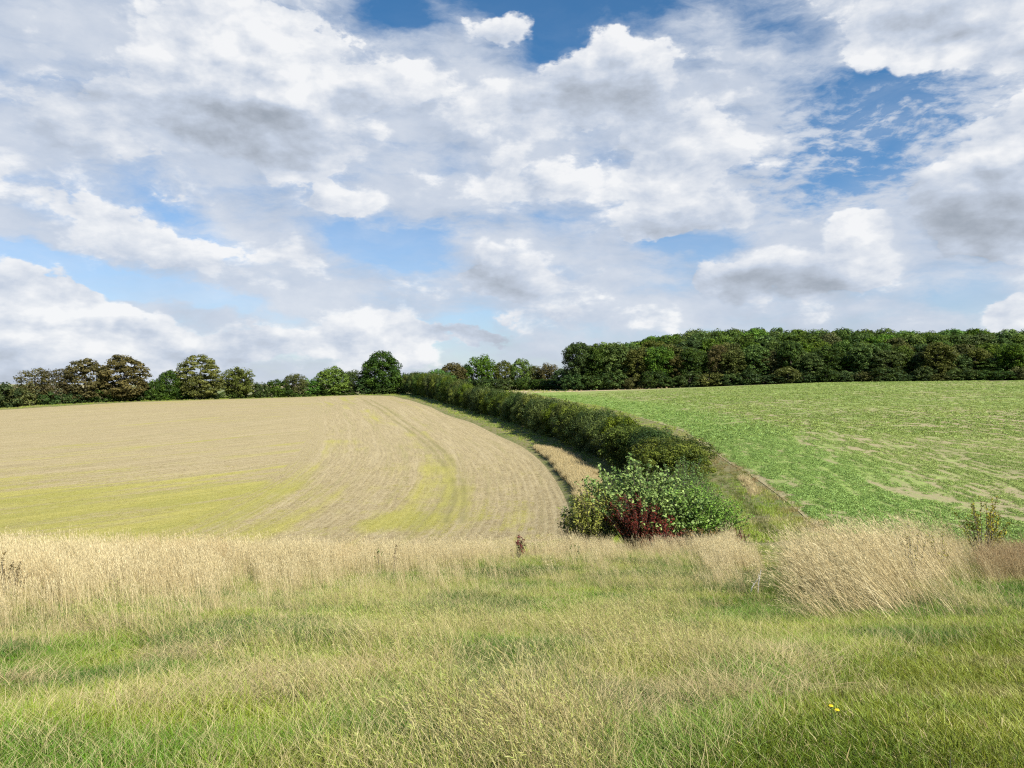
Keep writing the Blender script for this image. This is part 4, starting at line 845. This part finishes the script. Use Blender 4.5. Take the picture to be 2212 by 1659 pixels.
# --- crop seedlings in drilled rows
def crop_pts(n, d0, d1, seed):
    X, Y = pts_wedge(n, d0, d1, power=1.15, seed=seed, t0=-0.1, t1=0.8); s = sdist(X, Y, FIELD_R); k = s > 0.3; X, Y, s = X[k], Y[k], s[k]
    d, al = line_dist(X, Y, EDGE_R); it = sst(d, 14, 30); ang = math.radians(-55); ri = -X * math.sin(ang) + Y * math.cos(ang); ai = X * math.cos(ang) + Y * math.sin(ang)
    row = np.where(it < 0.5, d, ri); alg = np.where(it < 0.5, al, ai)
    v = vnoise(row, alg * 0.22, 0.5, 91, 3) * 1.5 + vnoise(row, alg * 0.2, 3.2, 92, 2) * 0.25 + vnoise(X, Y, 14, 93, 2) * 0.25 + 0.7 * vnoise(X, Y, 0.6, 97, 2)
    den = -0.14 + 0.28 * (1 - sst(d, 3, 14)) + 0.10 * sst(Y, 75, 170) - 0.3 * (1 - sst(d, 0.3, 1.2)); 
    return X, Y, (v + den), d
for nm, key, n_, d0, d1, s0 in (('crop_seedlings', 'crop', 170000, 27, 95, 1.1), ('distant_crop_seedlings', 'cropfar', 75000, 85, 228, 1.0)):
    X, Y, v, d = crop_pts(n_, d0, d1, len(nm)); k = v > (0.0 if d0 < 50 else -0.15) + 1.0 * (r_.uniform(0, 1, len(X)) - 0.5); X, Y, v, d = X[k], Y[k], v[k], d[k]; nn = len(X)
    c_ = mixc((0.235, 0.320, 0.068), (0.36, 0.43, 0.115), np.clip(0.4 + 0.6 * vnoise(X, Y, 7, 95, 3) + 0.3 * sst(v, 0.3, 1), 0, 1)); c_ = mixc(c_, (0.225, 0.375, 0.078), 0.6 * (1 - sst(d, 6, 16)))
    scatter(nm, key, X, Y, s0 * r_.uniform(0.7, 1.2, nn) * (0.9 + 0.35 * sst(v, 0.2, 0.9)), r_.uniform(0, 0.2, nn), r_.uniform(0, 6.28, nn), c_, "rows of green leafy crop seedlings in the " + ("near" if d0 < 50 else "far") + " part of the right field", 'crop seedlings', 0.03)
# --- stubble
X, Y = pts_wedge(60000, 36, 110, power=1.3, seed=15, t0=-0.75, t1=0.12); k = sdist(X, Y, FIELD_L) > 0.2; X, Y = X[k], Y[k]; d, al = line_dist(X, Y, EDGE_L)
sp = 0.62; k = d < 27; row = np.where(k, d, 0); snap = np.round(d / sp) * sp - d
e_ = 0.05; gx_ = (line_dist(X + e_, Y, EDGE_L)[0] - d) / e_; gy_ = (line_dist(X, Y + e_, EDGE_L)[0] - d) / e_
a_ = math.radians(-48); nx, ny = math.sin(-a_) * 1.0, math.cos(a_); pr = X * math.sin(a_) + Y * math.cos(a_); sn2 = np.round(pr / sp) * sp - pr
X = np.where(k, X + gx_ * snap, X + sn2 * math.sin(a_)); Y = np.where(k, Y + gy_ * snap, Y + sn2 * math.cos(a_)); nn = len(X)
wd_ = ex_l(X, Y, d, al); yg = sst(wd_['weed'] + 0.9 * vnoise(X, Y, 2.2, 99, 3), 0.35, 0.8); keep = r_.uniform(0, 1, nn) < (0.8 - 1.2 * wd_['track']) * (1 - sst(Y, 62, 108))
c_ = mixc((0.24, 0.185, 0.09), (0.47, 0.385, 0.215), r_.uniform(0, 1, nn)); c_ = mixc(c_, (0.42, 0.40, 0.06), yg * 0.75)
X, Y, c_ = X[keep], Y[keep], c_[keep]; nn = len(X)
scatter('stubble', 'stubble', X, Y, r_.uniform(0.6, 1.0, nn), r_.uniform(0, 0.15, nn), r_.uniform(0, 6.28, nn), c_, "short cut straw stubble standing in rows across the left field", 'stubble', 0.02)
